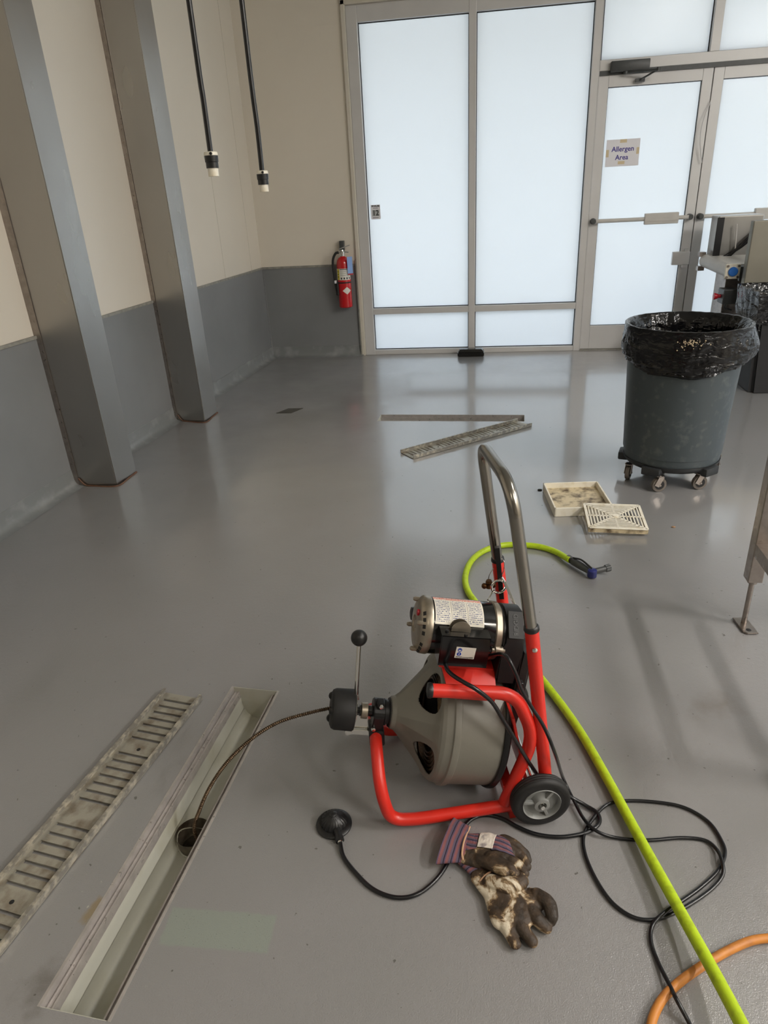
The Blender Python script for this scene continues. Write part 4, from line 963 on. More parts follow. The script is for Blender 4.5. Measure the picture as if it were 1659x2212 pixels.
for v, fr_ in ((VN, fr1), (VF, fr2)):
    ax = (ml(.262, v, .424)-ml(.065, v, .392)).normalized()
    bm = nb(); lathe(bm, ml(.262, v, .424)-ax*.004, ax, [(0, RT+.001), (.004, RT+.0025), (.010, RT+.0015), (.012, .010)], 20); obj('end_cap', bm, M['blk'], fr_, label='black end cap')
    ax = (ml(.034, v, .565)-ml(-.024, v, .085)).normalized()
    bm = nb(); lathe(bm, ml(.034, v, .565)-ax*.001, ax, [(0, RT+.001), (.002, RT+.002), (.010, RT+.001), (.013, .0138)], 20); obj('collar', bm, M['blk'], fr_)
    bm = nb(); lathe(bm, ml(.030, v-RT*(1), .522), -Lm, [(0, .006), (.003, .006), (.005, .003)], 14); obj('snap_button', bm, M['chrome'], fr_)
    bm = nb(); obox(bm, ml(.062, v, .018), Fm*.008, Lm*.012, V((0, 0, .017))); obj('foot_tab', bm, M['red'], fr_)
# handle
ru = (ml(.034, VN, .565)-ml(-.024, VN, .085)).normalized()
VH = .135
hpts = [ml(-.016, VN, .15), ml(.034, VN, .565), ml(.078, VN, .85), ml(.086, VN+.02, .905), ml(.086, VH-.01, .905), ml(.074, VH, .83), ml(.034, VF, .565), ml(-.016, VF, .15)]
def hand(bm):
    a = [ml(.034, VN, .56), ml(.088, VN+.006, .912), ml(.084, VH, .898), ml(.034, VF, .56)]
    tube(bm, fillet(a, [.085, .06], 14), .0138, 18)
part('handle', M['tube'], mc, hand, label='bare steel U-shaped handle')
# wheels with axle
bm = nb(); tube(bm, [ml(0, VN-.055, .074), ml(0, VF+.055, .074)], .0055, 10); obj('axle', bm, M['chrome'], mc)
for v, sgn in ((-.21, -1), (.197, 1)):
    N_ = Lm*sgn; c_ = ml(0, v, .0745)
    def tyre(bm):
        pr_ = [(-.001, .048), (-.0005, .058), (.0, .066), (-.004, .0725), (-.008, .074)]
        pr_ += [(-.0095, .0725), (-.011, .0742), (-.015, .0745), (-.0165, .073), (-.018, .0745), (-.022, .0745), (-.0235, .073), (-.025, .0742), (-.028, .0738), (-.032, .0715), (-.036, .066), (-.037, .048)]
        lathe(bm, c_, N_, pr_, 56, capa=False, capb=False)
    wh = part('wheel', M['rubber'], mc, tyre, label='black rubber wheel')
    def rim(bm):
        lathe(bm, c_, N_, [(-.036, .049), (-.002, .049), (.001, .0475), (-.001, .0455), (-.014, .0435), (-.0155, .024), (-.006, .0195), (.003, .019), (.004, .011), (-.010, .010)], 40, capa=False, capb=True)
        for k in range(3):
            a = k*2*PI/3+.15; q = Fm*math.cos(a)*(1)+V((0, 0, math.sin(a))); t_ = N_.cross(q); obox(bm, c_+q*.031-N_*.0085, q*.0135, t_*.0035, N_*.006, .0008, 1)
    rm = part('rim', M['hub'], mc, rim, label='grey plastic wheel rim')
    bm = nb(); lathe(bm, c_-N_*.012, N_, [(0, .0095), (.002, .0095), (.0025, .006), (.012, .006), (.013, .004)], 16); obj('axle_nut', bm, M['chrome'], rm)
# drum
WIN = [math.radians(a) for a in (67, -23, 157, 247)]
def wdist(ph):
    return min(abs((ph-w_+PI) % (2*PI)-PI) for w_ in WIN)
def drumshell(bm):
    fp_ = [(-.004, .036), (.0, .041), (.010, .0435), (.022, .055), (.036, .0715), (.050, .088), (.062, .102), (.072, .114), (.080, .124), (.087, .134), (.092, .143), (.097, .151), (.103, .158), (.112, .163), (.122, .1655)]
    body = [(.128, .167), (.131, .1715), (.139, .1725), (.146, .1715), (.149, .1675), (.165, .1665), (.252, .165), (.262, .163), (.262, .05)]
    fine = []
    for i in range(len(fp_)-1):
        for q in range(9): fine.append((fp_[i][0]+(fp_[i+1][0]-fp_[i][0])*q/9, fp_[i][1]+(fp_[i+1][1]-fp_[i][1])*q/9))
    fp_ = fine+[fp_[-1]]; seg = 480; rows = []; prof = fp_+body
    for i, (s_, r_) in enumerate(prof):
        ring = []
        for k in range(seg):
            ph = 2*PI*k/seg; wd = wdist(ph); rec = 0
            if i < len(fp_): rec = max(0, 1-(wd/math.radians(36))**2)*math.sin(min(1, max(0, (r_-.044)/.115))*PI)
            rr2 = r_; ss = s_+.020*rec
            ring.append(bm.verts.new(mt(ss, -rr2*math.cos(ph), rr2*math.sin(ph))))
        rows.append(ring)
    for i in range(len(prof)-1):
        for k in range(seg):
            ph = 2*PI*(k+.5)/seg; wd = wdist(ph); rm_ = (prof[i][1]+prof[i+1][1])/2
            if i < len(fp_)-1 and .078 < rm_ < .150:
                lim = math.radians(25)*math.sqrt(max(0, 1-((rm_-.124)/.045)**2)) if rm_ < .124 else math.radians(25)*math.sqrt(max(0, 1-((rm_-.124)/.028)**2))
                if wd < lim: continue
            bm.faces.new((rows[i][k], rows[i][(k+1) % seg], rows[i+1][(k+1) % seg], rows[i+1][k]))
dr = part('drum', M['drum'], mc, drumshell, label='grey plastic cable drum')
sm = dr.modifiers.new('thick', 'SOLIDIFY'); sm.thickness = .003; sm.offset = -1
bm = nb(); lathe(bm, mt(.257, 0, 0), -Am, [(0, .05), (0, .170), (.004, .1725), (.012, .1725), (.016, .168), (.016, .05)], 72); obj('drum_rear_ring', bm, M['blk'], dr)
bm = nb(); lathe(bm, mt(.115, 0, 0), -Am, [(0, .03), (0, .150), (.13, .150)], 48); obj('drum_inner', bm, M['rubber'], dr)
def coils(bm):
    for k, r_ in enumerate((.146, .136, .126, .116, .106, .096)):
        pts = [mt(.110-.0006*k, -r_*math.cos(a), r_*math.sin(a)) for a in np.linspace(0, 2*PI, 121)]
        rad = [.0048 if i % 2 else .0038 for i in range(121)]; tube(bm, pts, .0045, 8, cap=False, radii=rad)
part('cable_coil', M['spring'], dr, lambda bm: coils(bm), label='coiled drain cable inside the drum')
# raised maker lettering on the drum spoke
a_ = math.radians(8)
lp = mt(.107, -.160*math.cos(a_), .160*math.sin(a_))
# front: hub collar, bracket, guide, clutch
part('hub_collar', M['blk'], mc, lathe, mt(-.001, 0, 0), Am, [(0, .039), (.004, .037), (.005, .031), (.010, .031), (.011, .034), (.016, .034), (.017, .024), (.022, .024)], 32)
def brk(bm):
    o1 = []
    for a in np.linspace(0, PI, 13): o1.append(mt(-.018, -.034*math.cos(a), .030*math.sin(a)+.004))
    o1 += [mt(-.018, .028, -.045), mt(-.018, -.030, -.045)]
    prism(bm, o1, Am*.028, .002)
    obox(bm, ml(.388, -.004, .172), Fm*.020, Lm*.034, V((0, 0, .024)), .005)
    obox(bm, mt(-.032, -.012, .038), Am*.009, Lm*.012, Um*.006, .002)
bk = part('front_bracket', M['blk'], mc, brk, smooth=False)
for q in (mt(-.031, -.026, .038), mt(-.042, -.033, -.030)):
    bm = nb(); lathe(bm, q, -Lm, [(0, .006), (.004, .006), (.005, .004)], 12); obj('clamp_bolt', bm, M['chrome'], bk)
part('guide_shaft', M['blkgloss'], mc, lathe, mt(-.046, 0, 0), Am, [(0, .014), (.012, .014), (.012, .010), (.030, .010), (.030, .015), (.036, .015), (.036, .009), (.052, .009)], 20)
part('guide_ring', M['alloy'], mc, lathe, mt(-.060, 0, 0), Am, [(0, .019), (.001, .021), (.016, .021), (.017, .019)], 28, label='bright metal guide ring')
def feed_plate(bm):
    obox(bm, mt(-.074, -.008, -.030), Am*.028, Lm*.0015, Um*.022); obox(bm, mt(-.072, .002, -.056), Am*.032, Lm*.018, Um*.0015); obox(bm, mt(-.072, -.016, -.059), Am*.030, Lm*.0015, Um*.007)
    lathe(bm, mt(-.104, -.018, -.056), -Lm, [(0, .009), (.006, .009)], 12)
part('feed_bracket', M['chrome'], mc, feed_plate, smooth=False)
def clutch(bm):
    lathe(bm, mt(-.094, 0, 0), Am, [(0, .046), (.001, .050), (.005, .0525), (.050, .0515), (.058, .048), (.062, .040), (.062, .012)], 40, fn=lambda i, a, r, d: (r*(1+.035*max(0, math.cos(3*a))), d))
    for k in range(3):
        a = k*2*PI/3+.5; sphere(bm, mt(-.152, -.033*math.cos(a), .033*math.sin(a)), .011, 14)
cl = part('auto_feed_clutch', M['rubber'], mc, clutch)
bm = nb(); lathe(bm, mt(-.090, 0, 0), Am, [(0, .034), (.003, .044), (.004, .044)], 28); obj('clutch_backplate', bm, M['chrome'], cl)
lb, lt_ = ml(.432, 0, .292), ml(.413, .0, .462)
lv = part('feed_lever', M['chrome'], mc, tube, [lb, lt_], .0056, 12, label='chrome feed lever')
bm = nb(); sphere(bm, lt_+V((0, 0, .006)), .0205, 28); obj('lever_knob', bm, M['blk'], lv, label='black ball knob')
bm = nb(); obox(bm, lb+V((0, 0, -.004)), Fm*.007, Lm*.006, V((0, 0, .008)), .002); obj('lever_pivot', bm, M['steel2'], lv)
# motor
MU = .279; MV = 0.0
def mm(s, v, U): return mt(s, v+MV, U)
MR = .0695
part('motor_shell', M['blkgloss'], mc, lathe, mm(.045, 0, MU), -Am, [(0, MR), (.160, MR)], 56, label='glossy black motor shell')
def bell_front(bm):
    def f(i, a, r, d): return (r, d)
    lathe(bm, mm(.047, 0, MU), Am, [(0, MR+.0012), (.004, MR+.002), (.016, MR+.001), (.022, MR-.004), (.028, MR-.012), (.031, .035), (.033, .022), (.029, .020), (.029, .012), (.031, .010)], 56)
    for k in range(4):
        a = k*PI/2+.62; lathe(bm, mm(.018, -.060*math.cos(a), MU+.060*math.sin(a)), Am, [(-.012, .006), (.006, .006), (.010, .0035)], 8)
mf = part('motor_end_bell', M['alloy'], mc, bell_front, label='cast metal front end bell')
for k in range(9):
    a = -.95+k*.24
    if k == 4: continue
    bm = nb(); p = mm(.027, -.0645*math.cos(a), MU+.0645*math.sin(a)); rd = (-Lm*math.cos(a)+Um*math.sin(a)); tg = Am.cross(rd); obox(bm, p, Am*.0028-rd*.0028, tg*.0048, rd*.002+Am*.002); obj('vent_slot', bm, M['rubber'], mf, smooth=False)
def bell_back(bm):
    lathe(bm, mm(.200, 0, MU), -Am, [(0, MR+.001), (.003, MR+.003), (.016, MR+.002), (.022, MR-.006), (.030, .045), (.034, .03)], 56)
    lathe(bm, mm(.214, -MR-.002, MU-.008), Am, [(-.008, .010), (.010, .010)], 12)
    lathe(bm, mm(.206, -MR-.004, MU-.008), -Am, [(-.01, .005), (.022, .005)], 8)
part('motor_end_bell', M['alloy'], mc, bell_back, label='cast metal rear end bell')
def reset(bm): lathe(bm, mm(.021, -.012, MU+.040), Am, [(0, .008), (.008, .008), (.009, .005)], 14)
part('reset_button', M['estop'], mc, reset, label='small red reset button')
# warning label wrapped over the top of the shell
bm = nb(); uvl = bm.loops.layers.uv.new('UVMap'); nA, nS = 20, 4; rows = []
for i in range(nA+1):
    a = math.radians(36+i/nA*70); rows.append([bm.verts.new(mm(.050+j/nS*.120, -(MR+.0009)*math.cos(a), MU+(MR+.0009)*math.sin(a))) for j in range(nS+1)])
for i in range(nA):
    for j in range(nS):
        f = bm.faces.new((rows[i][j], rows[i][j+1], rows[i+1][j+1], rows[i+1][j]))
        for lp_, (ii, jj) in zip(f.loops, ((i, j), (i, j+1), (i+1, j+1), (i+1, j))): lp_[uvl].uv = (jj/nS, ii/nA)
obj('warning_label', bm, M['print'], mc, label='white warning label with small print')
# capacitor / switch box
BV = -.101
def bxp(s, v, U): return mt(s, v, U)
def swbox(bm):
    pts = [bxp(.060, BV, .318), bxp(.178, BV, .320), bxp(.184, BV, .236), bxp(.066, BV, .234)]; prism(bm, pts, Lm*.062, .002)
bx = part('switch_box', M['blkgloss'], mc, swbox, smooth=False, label='glossy black switch box')
def dial(bm):
    for dv, rr2, s_ in ((0, .023, .108), (.012, .0225, .105)):
        pts = [bxp(s_-rr2, BV+.020+dv, .3195)]+[bxp(s_-rr2*math.cos(a), BV+.020+dv, .324+rr2*math.sin(a)) for a in np.linspace(0, PI, 18)]+[bxp(s_+rr2, BV+.020+dv, .3195)]; prism(bm, pts, Lm*.0022)
bm = nb(); dial(bm); obj('switch_guard', bm, M['alloy'], bx, smooth=False, label='half-round metal switch guard')
for q in (bxp(.118, BV+.008, .319), bxp(.075, BV+.020, .319)):
    bm = nb(); lathe(bm, q, Um, [(0, .0045), (.003, .004)], 12); obj('box_screw', bm, M['blk'], bx)
# white sticker with two blue round icons (the code square itself is left blank)
xd = (bxp(.178, BV, .28)-bxp(.060, BV, .28)).normalized(); yd = Um; nn_ = xd.cross(yd)
if nn_.dot(-Lm) < 0: nn_ = -nn_
so = bxp(.124, BV-.0004, .276)
bm = nb(); obox(bm, so, xd*.0235, yd*.0155, nn_*.0003); stk = obj('instruction_sticker', bm, M['white'], bx, smooth=False, label='white sticker with blue round icons')
bm = nb()
for dy in (.007, -.0045): lathe(bm, so-xd*.0145+yd*(dy+.0005)+nn_*.0003, nn_, [(0, .0052), (.0003, .0052)], 24)
text_obj('i', .009, so-xd*.0145-yd*.004+nn_*.0009, xd, yd, M['white'], mc, 'lettering', .0001, .0004)
obj('icon_discs', bm, M['blueicon'], mc, smooth=False, label='blue round icons')
bm = nb()
o_ = so-xd*.0145+yd*.0073+nn_*.0007
prism(bm, [o_-xd*.0030+yd*.0012, o_-yd*.0002, o_+xd*.0030+yd*.0012, o_+xd*.0030-yd*.0018, o_-yd*.0030, o_-xd*.0030-yd*.0018], nn_*.0002); obj('icon_symbol', bm, M['white'], mc, smooth=False)
text_obj('RIDGID.com/qr/k400', .0048, so-yd*.0125+nn_*.0005, xd, yd, M['blacktext'], mc, 'lettering', .0001, .0001)
# red motor mount plate
def mount(bm):
    a = [(.052, -.020, .200), (.052, -.060, .196), (.052, -.098, .176), (.052, -.112, .150)]
    th_ = .004; rows = []
    for k_, (s_, v, U) in enumerate(a): rows.append((mt(.082+.008*k_, v, U), mt(.222, v, U)))
    for i in range(len(rows)-1):
        p0, p1 = rows[i]; q0, q1 = rows[i+1]; prism(bm, [p0, p1, q1, q0], Um*.004)
    obox(bm, mt(.15, 0, .203), Am*.068, Lm*.06, Um*.003)
part('motor_mount', M['red'], mc, mount, smooth=False, label='red motor mounting plate')
def brace(bm):
    obox(bm, ml(.045, -.01, .20), V((0, 0, .11))+Fm*.02, Lm*.15, Fm*.003)
    obox(bm, ml(.072, -.01, .085), V((0, 0, .012)), Lm*.15, Fm*.012)
part('rear_brace', M['red'], mc, brace, smooth=False, label='red cross brace plate')
# belt guard
def guard(bm):
    pts = []
    top = .276
    for a in np.linspace(0, PI, 15): pts.append((-.072*math.cos(a), top+.072*math.sin(a)))
    up = pts+[(.080, .182), (-.080, .182)]
    prism(bm, [mt(.2225, v, U) for v, U in up], -Am*.052, .006)
    lo = [(-.082, .20), (-.10, .10), (-.095, .02), (-.05, -.05), (.05, -.05), (.095, .02), (.10, .10), (.082, .20), (.075, .27), (-.075, .27)]
    prism(bm, [mt(.2735, v, U) for v, U in lo], -Am*.028, .005)
gdr = part('belt_guard', M['blk'], mc, guard, label='black moulded belt guard')
for (s_, U) in ((.280, .16), (.292, .13), (.284, .19)):
    bm = nb(); obox(bm, mt(s_, -.092, U), Am*.003, Lm*.008, Um*.010, .001, 1); obj('guard_rib', bm, M['blk'], gdr, smooth=False)
bm = nb(); obox(bm, mt(.232, -.094, .085), Am*.016, Lm*.006, Um*.02, .004); obj('guard_foot', bm, M['blk'], gdr, smooth=False)
# raised badge on the upper shoulder of the guard
ba = math.radians(48); bcn = mt(.248, -.0735*math.cos(ba), .276+.0735*math.sin(ba)); bn_ = (-Lm*math.cos(ba)+Um*math.sin(ba)); btx = Am.cross(bn_)
bm = nb(); obox(bm, bcn, Am*.019, btx*.034, bn_*.0022, .001, 1); obj('badge_plate', bm, M['rubber'], gdr, smooth=False)
xdir = btx if btx.dot(Um) > 0 else -btx; ydir = bn_.cross(xdir)
text_obj('RIDGID', .016, bcn+bn_*.0026, xdir, ydir, mat('raised_black_letter', s2l(46, 46, 47), .3), gdr, 'lettering', .0006, .0003)
# tension lever of bent chrome rod, wing nut, black bar
def near(px, py, v): return PP(px, py, ml(0, v, 0), Lm)
def wire(bm):
    c_ = near(1078, 1268, .10); r_ = .019
    loop = [c_+(Fm*math.cos(a)*-1*r_)+V((0, 0, 1))*r_*math.sin(a)+Lm*(.004*i/20) for i, a in enumerate(np.linspace(.6, .6+2*PI*1.15, 34))]
    tube(bm, loop, .0034, 8)
    tube(bm, smooth_path([near(1083, 1247, .10), near(1092, 1262, .09), near(1110, 1302, .04), near(1130, 1345, -.03)], 6), .0038, 8)
    tube(bm, [near(1066, 1275, .10), near(1054, 1296, .06)], .0024, 8)
part('tension_lever', M['chrome'], mc, wire, label='bent chrome tension lever')
def thin2(bm): tube(bm, smooth_path([near(1055, 1250, .13), near(1058, 1240, .13), near(1066, 1228, .14)], 6), .0011, 6)
def thin(bm):
    tube(bm, smooth_path([near(1080, 1252, .12), near(1088, 1232, .12), near(1089, 1215, .12), near(1084, 1206, .13)], 6), .0011, 6)
part('tether_wire', M['steel2'], mc, thin); part('tether_wire', M['steel2'], mc, thin2)
def wing(bm):
    c_ = near(1056, 1262, .13); lathe(bm, c_+V((0, 0, .012)), (0, 0, -1), [(0, .007), (.006, .009), (.012, .006), (.022, .009), (.024, .006)], 12)
    for s in (-1, 1): bmm = c_+Fm*s*.012-V((0, 0, .004)); sphere(bm, bmm, .008, 10)
part('wing_nut', mat('rusty_brass', s2l(92, 62, 36), .45, metal=.8, var=.3, vscale=60), mc, wing, label='rusty brass wing nut')
def bar(bm):
    p, q = near(1073, 1180, VH-.02), near(1083, 1290, VF-.03); d_ = (q-p); tube(bm, [p+Lm*-.004, q-Lm*.004], .0085, 4)
part('latch_bar', M['blk'], mc, bar, smooth=False, label='black flat latch bar')
part('stay_rod', M['chrome'], mc, tube, [ml(.03, .02, .15), ml(-.004, -.12, .02)], .0035, 8)
# drain cable bowing into the trench
ce = mt(-.156, 0, 0); ho = V((hole.x, hole.y, 0)); pl = ho-ce; pl.z = 0; pn = pl.cross(V((0, 0, 1))).normalized()
def pc(px, py): return PP(px, py, ce, pn)
cp_ = [ce+Am*-.02, ce]+[pc(*q) for q in ((660, 1542), (600, 1561), (545, 1595), (492, 1645), (455, 1698), (432, 1748), (420, 1795))]
cp_.append(V((ho.x+.012, ho.y+.01, -.20)))
path = smooth_path(cp_, 10); dense = []
acc = 0
for i in range(len(path)-1):
    L_ = (path[i+1]-path[i]).length; k = max(1, int(L_/.0012))
    for j in range(k): dense.append(path[i].lerp(path[i+1], j/k))
dense.append(path[-1]); s_ = 0; rad = []
for i, p in enumerate(dense):
    if i: s_ += (p-dense[i-1]).length
    rad.append(.0044+.0011*math.sin(s_*2*PI/.0052))
bm = nb(); tube(bm, dense, .005, 10, radii=rad); obj('drain_cable', bm, M['spring'], mc, label='coiled steel drain cable')
# power cord of the machine and its loops on the floor
R_ = .0043
def fp_(l, z=R_+.0005): return [P(a[0], a[1], a[2] if len(a) > 2 else z) for a in l]
c0 = [mt(.192, -.082, .262), near(1090, 1415, -.17), near(1112, 1450, -.20), near(1128, 1492, -.205), near(1150, 1530, -.21), near(1175, 1570, -.215), near(1197, 1622, -.225)]
cord = c0+fp_([(1216, 1680, .05), (1240, 1730, .016), (1262, 1770, .013), (1290, 1796, .014), (1332, 1810), (1400, 1815), (1470, 1810), (1522, 1815), (1548, 1835, .008), (1560, 1862, .014), (1561, 1890, .008),
    (1540, 1918), (1500, 1948), (1455, 1973), (1410, 1987), (1365, 1980), (1320, 1947), (1284, 1893), (1263, 1840), (1262, 1802, .005), (1283, 1766, .006), (1312, 1738), (1352, 1730), (1420, 1733), (1480, 1745), (1530, 1775),
    (1558, 1815), (1566, 1845, .006), (1550, 1882), (1512, 1918), (1470, 1948, .007), (1432, 1974, .013), (1410, 1998, .008), (1406, 2032), (1420, 2075), (1450, 2135, .016), (1462, 2160, .026), (1490, 2212, .010), (1520, 2275), (1560, 2400), (1600, 2600)])
part('power_cord', M['cord'], mc, tube, smooth_path(cord, 8), R_, 10, label='black power cord looped on the floor')

# ------------------------------------------------------------------ foot pedal with air hose
pp_ = P(722, 1782, .0); pp_.z = 0
pe = thing('foot_pedal', 'round black ribbed foot pedal on the floor with thick black hose', 'foot pedal', pp_)
part('base', M['blk'], pe, lathe, pp_, (0, 0, 1), [(0, .044), (.002, .0455), (.006, .0455), (.009, .042), (.011, .030)], 48)
def dome(bm):
    prof = [(.008, .0335), (.014, .0325), (.022, .029), (.029, .023), (.034, .015), (.037, .010), (.040, .009), (.042, .006), (.0425, .001)]
    lathe(bm, pp_, (0, 0, 1), prof, 96, fn=lambda i, a, r, d: (r*(1+(.06*math.cos(22*(a+r*16)) if 0 < i < 6 else 0)), d))
part('dome', M['blk'], pe, dome)
pcn = P(735, 1818, .012); dcn = (pcn-pp_); dcn.z = 0; dcn.normalize()
part('hose_boot', M['blk'], pe, tube, [pp_+dcn*.026+V((0, 0, .013)), pp_+dcn*.046+V((0, 0, .012)), pp_+dcn*.050+V((0, 0, .011)), pp_+dcn*.060+V((0, 0, .010))], .008, 14, radii=[.010, .0095, .0115, .011])
part('hose_ferrule', M['chrome'], pe, tube, [pp_+dcn*.060+V((0, 0, .010)), pp_+dcn*.0635+V((0, 0, .009))], .0072, 14)
ah = .0050
h_ = [pp_+dcn*.060+V((0, 0, .0095))]+fp_([(742, 1850), (768, 1885), (805, 1920), (850, 1938), (893, 1935), (930, 1912), (962, 1873), (985, 1815), (1002, 1787), (1022, 1768), (1050, 1761), (1085, 1768), (1120, 1787), (1158, 1802, .0058), (1205, 1808), (1250, 1803), (1280, 1792, .006), (1295, 1776, .006), (1290, 1756, .008), (1265, 1740, .008), (1238, 1725, .02)], ah+.0004)
h_ += [near(1215, 1712, -.150)+V((0, 0, .0)), near(1175, 1690, -.135), near(1148, 1655, -.175), near(1118, 1606, -.195), near(1085, 1552, -.200), near(1062, 1516, -.198), near(1030, 1490, -.196), near(1004, 1475, -.180), near(980, 1460, -.14), near(966, 1446, -.115), mt(.085, -.085, .240)]
part('air_hose', M['cord'], pe, tube, smooth_path(h_, 8), ah, 12, label='glossy black hose running to the machine')

# ------------------------------------------------------------------ lime hose with spray gun, orange hose
gh = .0128
gl_ = [(1231, 1210, .024), (1200, 1192), (1165, 1181), (1125, 1177), (1085, 1178), (1045, 1190), (1018, 1212), (1005, 1245), (1010, 1275), (1028, 1302), (1060, 1340), (1100, 1385), (1140, 1432), (1180, 1480), (1222, 1535), (1262, 1595, .014), (1315, 1688, .016), (1362, 1775, .020), (1410, 1862, .026), (1470, 1970, .035), (1530, 2078, .05), (1590, 2190, .075), (1650, 2310, .105), (1760, 2550, .16)]
ht = thing('lime_hose', 'lime green rubber hose running from spray gun to lower right', 'hose', P(1262, 1595))
part('tube_body', M['hose'], ht, tube, smooth_path(fp_(gl_, gh+.0005), 8), gh, 18)
gun0, gun1, gun2 = P(1226, 1205, .022), P(1277, 1236, .024), P(1317, 1226, .030)
sgn = thing('spray_gun', 'dark grey and blue spray gun on the end of the lime hose', 'spray gun', P(1275, 1240))
gd_ = (gun1-gun0).normalized()
part('swivel', M['blk'], sgn, tube, [gun0+gd_*(.0+.002*i) for i in range(16)], .013, 16, radii=[.0150 if i % 3 else .0128 for i in range(16)])
gl2 = (gun1-gun0).length
part('grip', M['gunmetal'], sgn, tube, [gun0+gd_*.03, gun0+gd_*.036, gun0+gd_*(gl2*.6), gun1-gd_*.004], .014, 18, radii=[.0125, .0165, .0155, .0125])
part('trigger', M['blk'], sgn, tube, smooth_path([gun0+gd_*.034+V((0, 0, .016)), gun0+gd_*(gl2*.55)+V((.004, .004, .024)), gun1+V((0, 0, .018))]), .004, 8)
part('valve_body', M['blueplastic'], sgn, lathe, gun1+V((.004, 0, -.020)), (0, 0, 1), [(0, .017), (.002, .0185), (.030, .0185), (.033, .014)], 28, label='dark blue valve body')
bd = (gun2-gun1).normalized()
part('barrel', M['gunmetal'], sgn, tube, [gun1+bd*.014, gun2-bd*.018], .012, 16)
part('nozzle', M['gunmetal'], sgn, lambda bm: lathe(bm, gun2-bd*.020, bd, [(0, .0115), (.001, .0145), (.021, .0145), (.022, .010), (.012, .007)], 36, fn=lambda i, a, r, d: (r*(1+(.06*(1 if math.cos(12*a) > 0 else -1) if i in (1, 2) else 0)), d)))
oh = .0088
o = part('orange_hose', M['orange'], None, tube, smooth_path(fp_([(1740, 2035), (1690, 2027), (1655, 2027), (1620, 2033), (1580, 2050), (1540, 2072), (1500, 2098), (1465, 2124), (1436, 2152), (1416, 2185), (1405, 2225), (1402, 2300), (1420, 2450), (1480, 2650)], oh+.0004), 8), oh, 16)
tag(o, 'orange rubber hose curving across the lower right corner', 'hose')

# ------------------------------------------------------------------ pair of work gloves
def blob(bm, pts, radii, flat=.6, seg=14):
    """rounded tapered limb: tube with domed ends, flattened towards the floor"""
    pts = [V(p) for p in pts]; path = smooth_path(pts, 5) if len(pts) > 2 else [pts[0].lerp(pts[1], i/6) for i in range(7)]
    n = len(path); rr = []
    for i in range(n):
        t = i/(n-1)*(len(radii)-1); k = min(int(t), len(radii)-2); rr.append(radii[k]*(1-(t-k))+radii[k+1]*(t-k))
    d0 = (path[0]-path[1]).normalized(); d1 = (path[-1]-path[-2]).normalized()
    pre = [(path[0]+d0*rr[0]*math.sin(a), rr[0]*math.cos(a)) for a in (1.45, 1.1, .7, .35)]; post = [(path[-1]+d1*rr[-1]*math.sin(a), rr[-1]*math.cos(a)) for a in (.35, .7, 1.1, 1.45)]
    P_ = [q[0] for q in pre]+path+[q[0] for q in post]; R2 = [q[1] for q in pre]+rr+[q[1] for q in post]
    n0 = len(bm.verts); tube(bm, P_, 1, seg, radii=R2); bm.verts.ensure_lookup_table()
    zc_ = sum(p.z for p in path)/n
    k = 0
    for pi, p in enumerate(P_):
        for j in range(seg): v = bm.verts[n0+k]; v.co.z = p.z+(v.co.z-p.z)*flat; k += 1
def remesh(bm, name, m, parent, vox=.0022, smooth_it=4, label=None, wr=.0012):
    me = bpy.data.meshes.new('tmp'); bmesh.ops.recalc_face_normals(bm, faces=bm.faces[:]); bm.to_mesh(me); bm.free()
    o = bpy.data.objects.new('tmp', me); C.objects.link(o); r = o.modifiers.new('r', 'REMESH'); r.mode = 'VOXEL'; r.voxel_size = vox
    s = o.modifiers.new('s', 'SMOOTH'); s.iterations = smooth_it; s.factor = .5
    dg = bpy.context.evaluated_depsgraph_get(); me2 = bpy.data.meshes.new_from_object(o.evaluated_get(dg)); bpy.data.objects.remove(o); bpy.data.meshes.remove(me)
    b2_ = nb(); b2_.from_mesh(me2); bpy.data.meshes.remove(me2)
    b2_.normal_update()
    for v in b2_.verts:
        v.co += v.normal*(wr*noise.noise(v.co*70)+wr*1.1*(abs(noise.noise(V((v.co.x*45, v.co.y*45, v.co.z*20+3))))-.3)); v.co.z = max(.0012, v.co.z)
    return obj(name, b2_, m, parent, label=label)
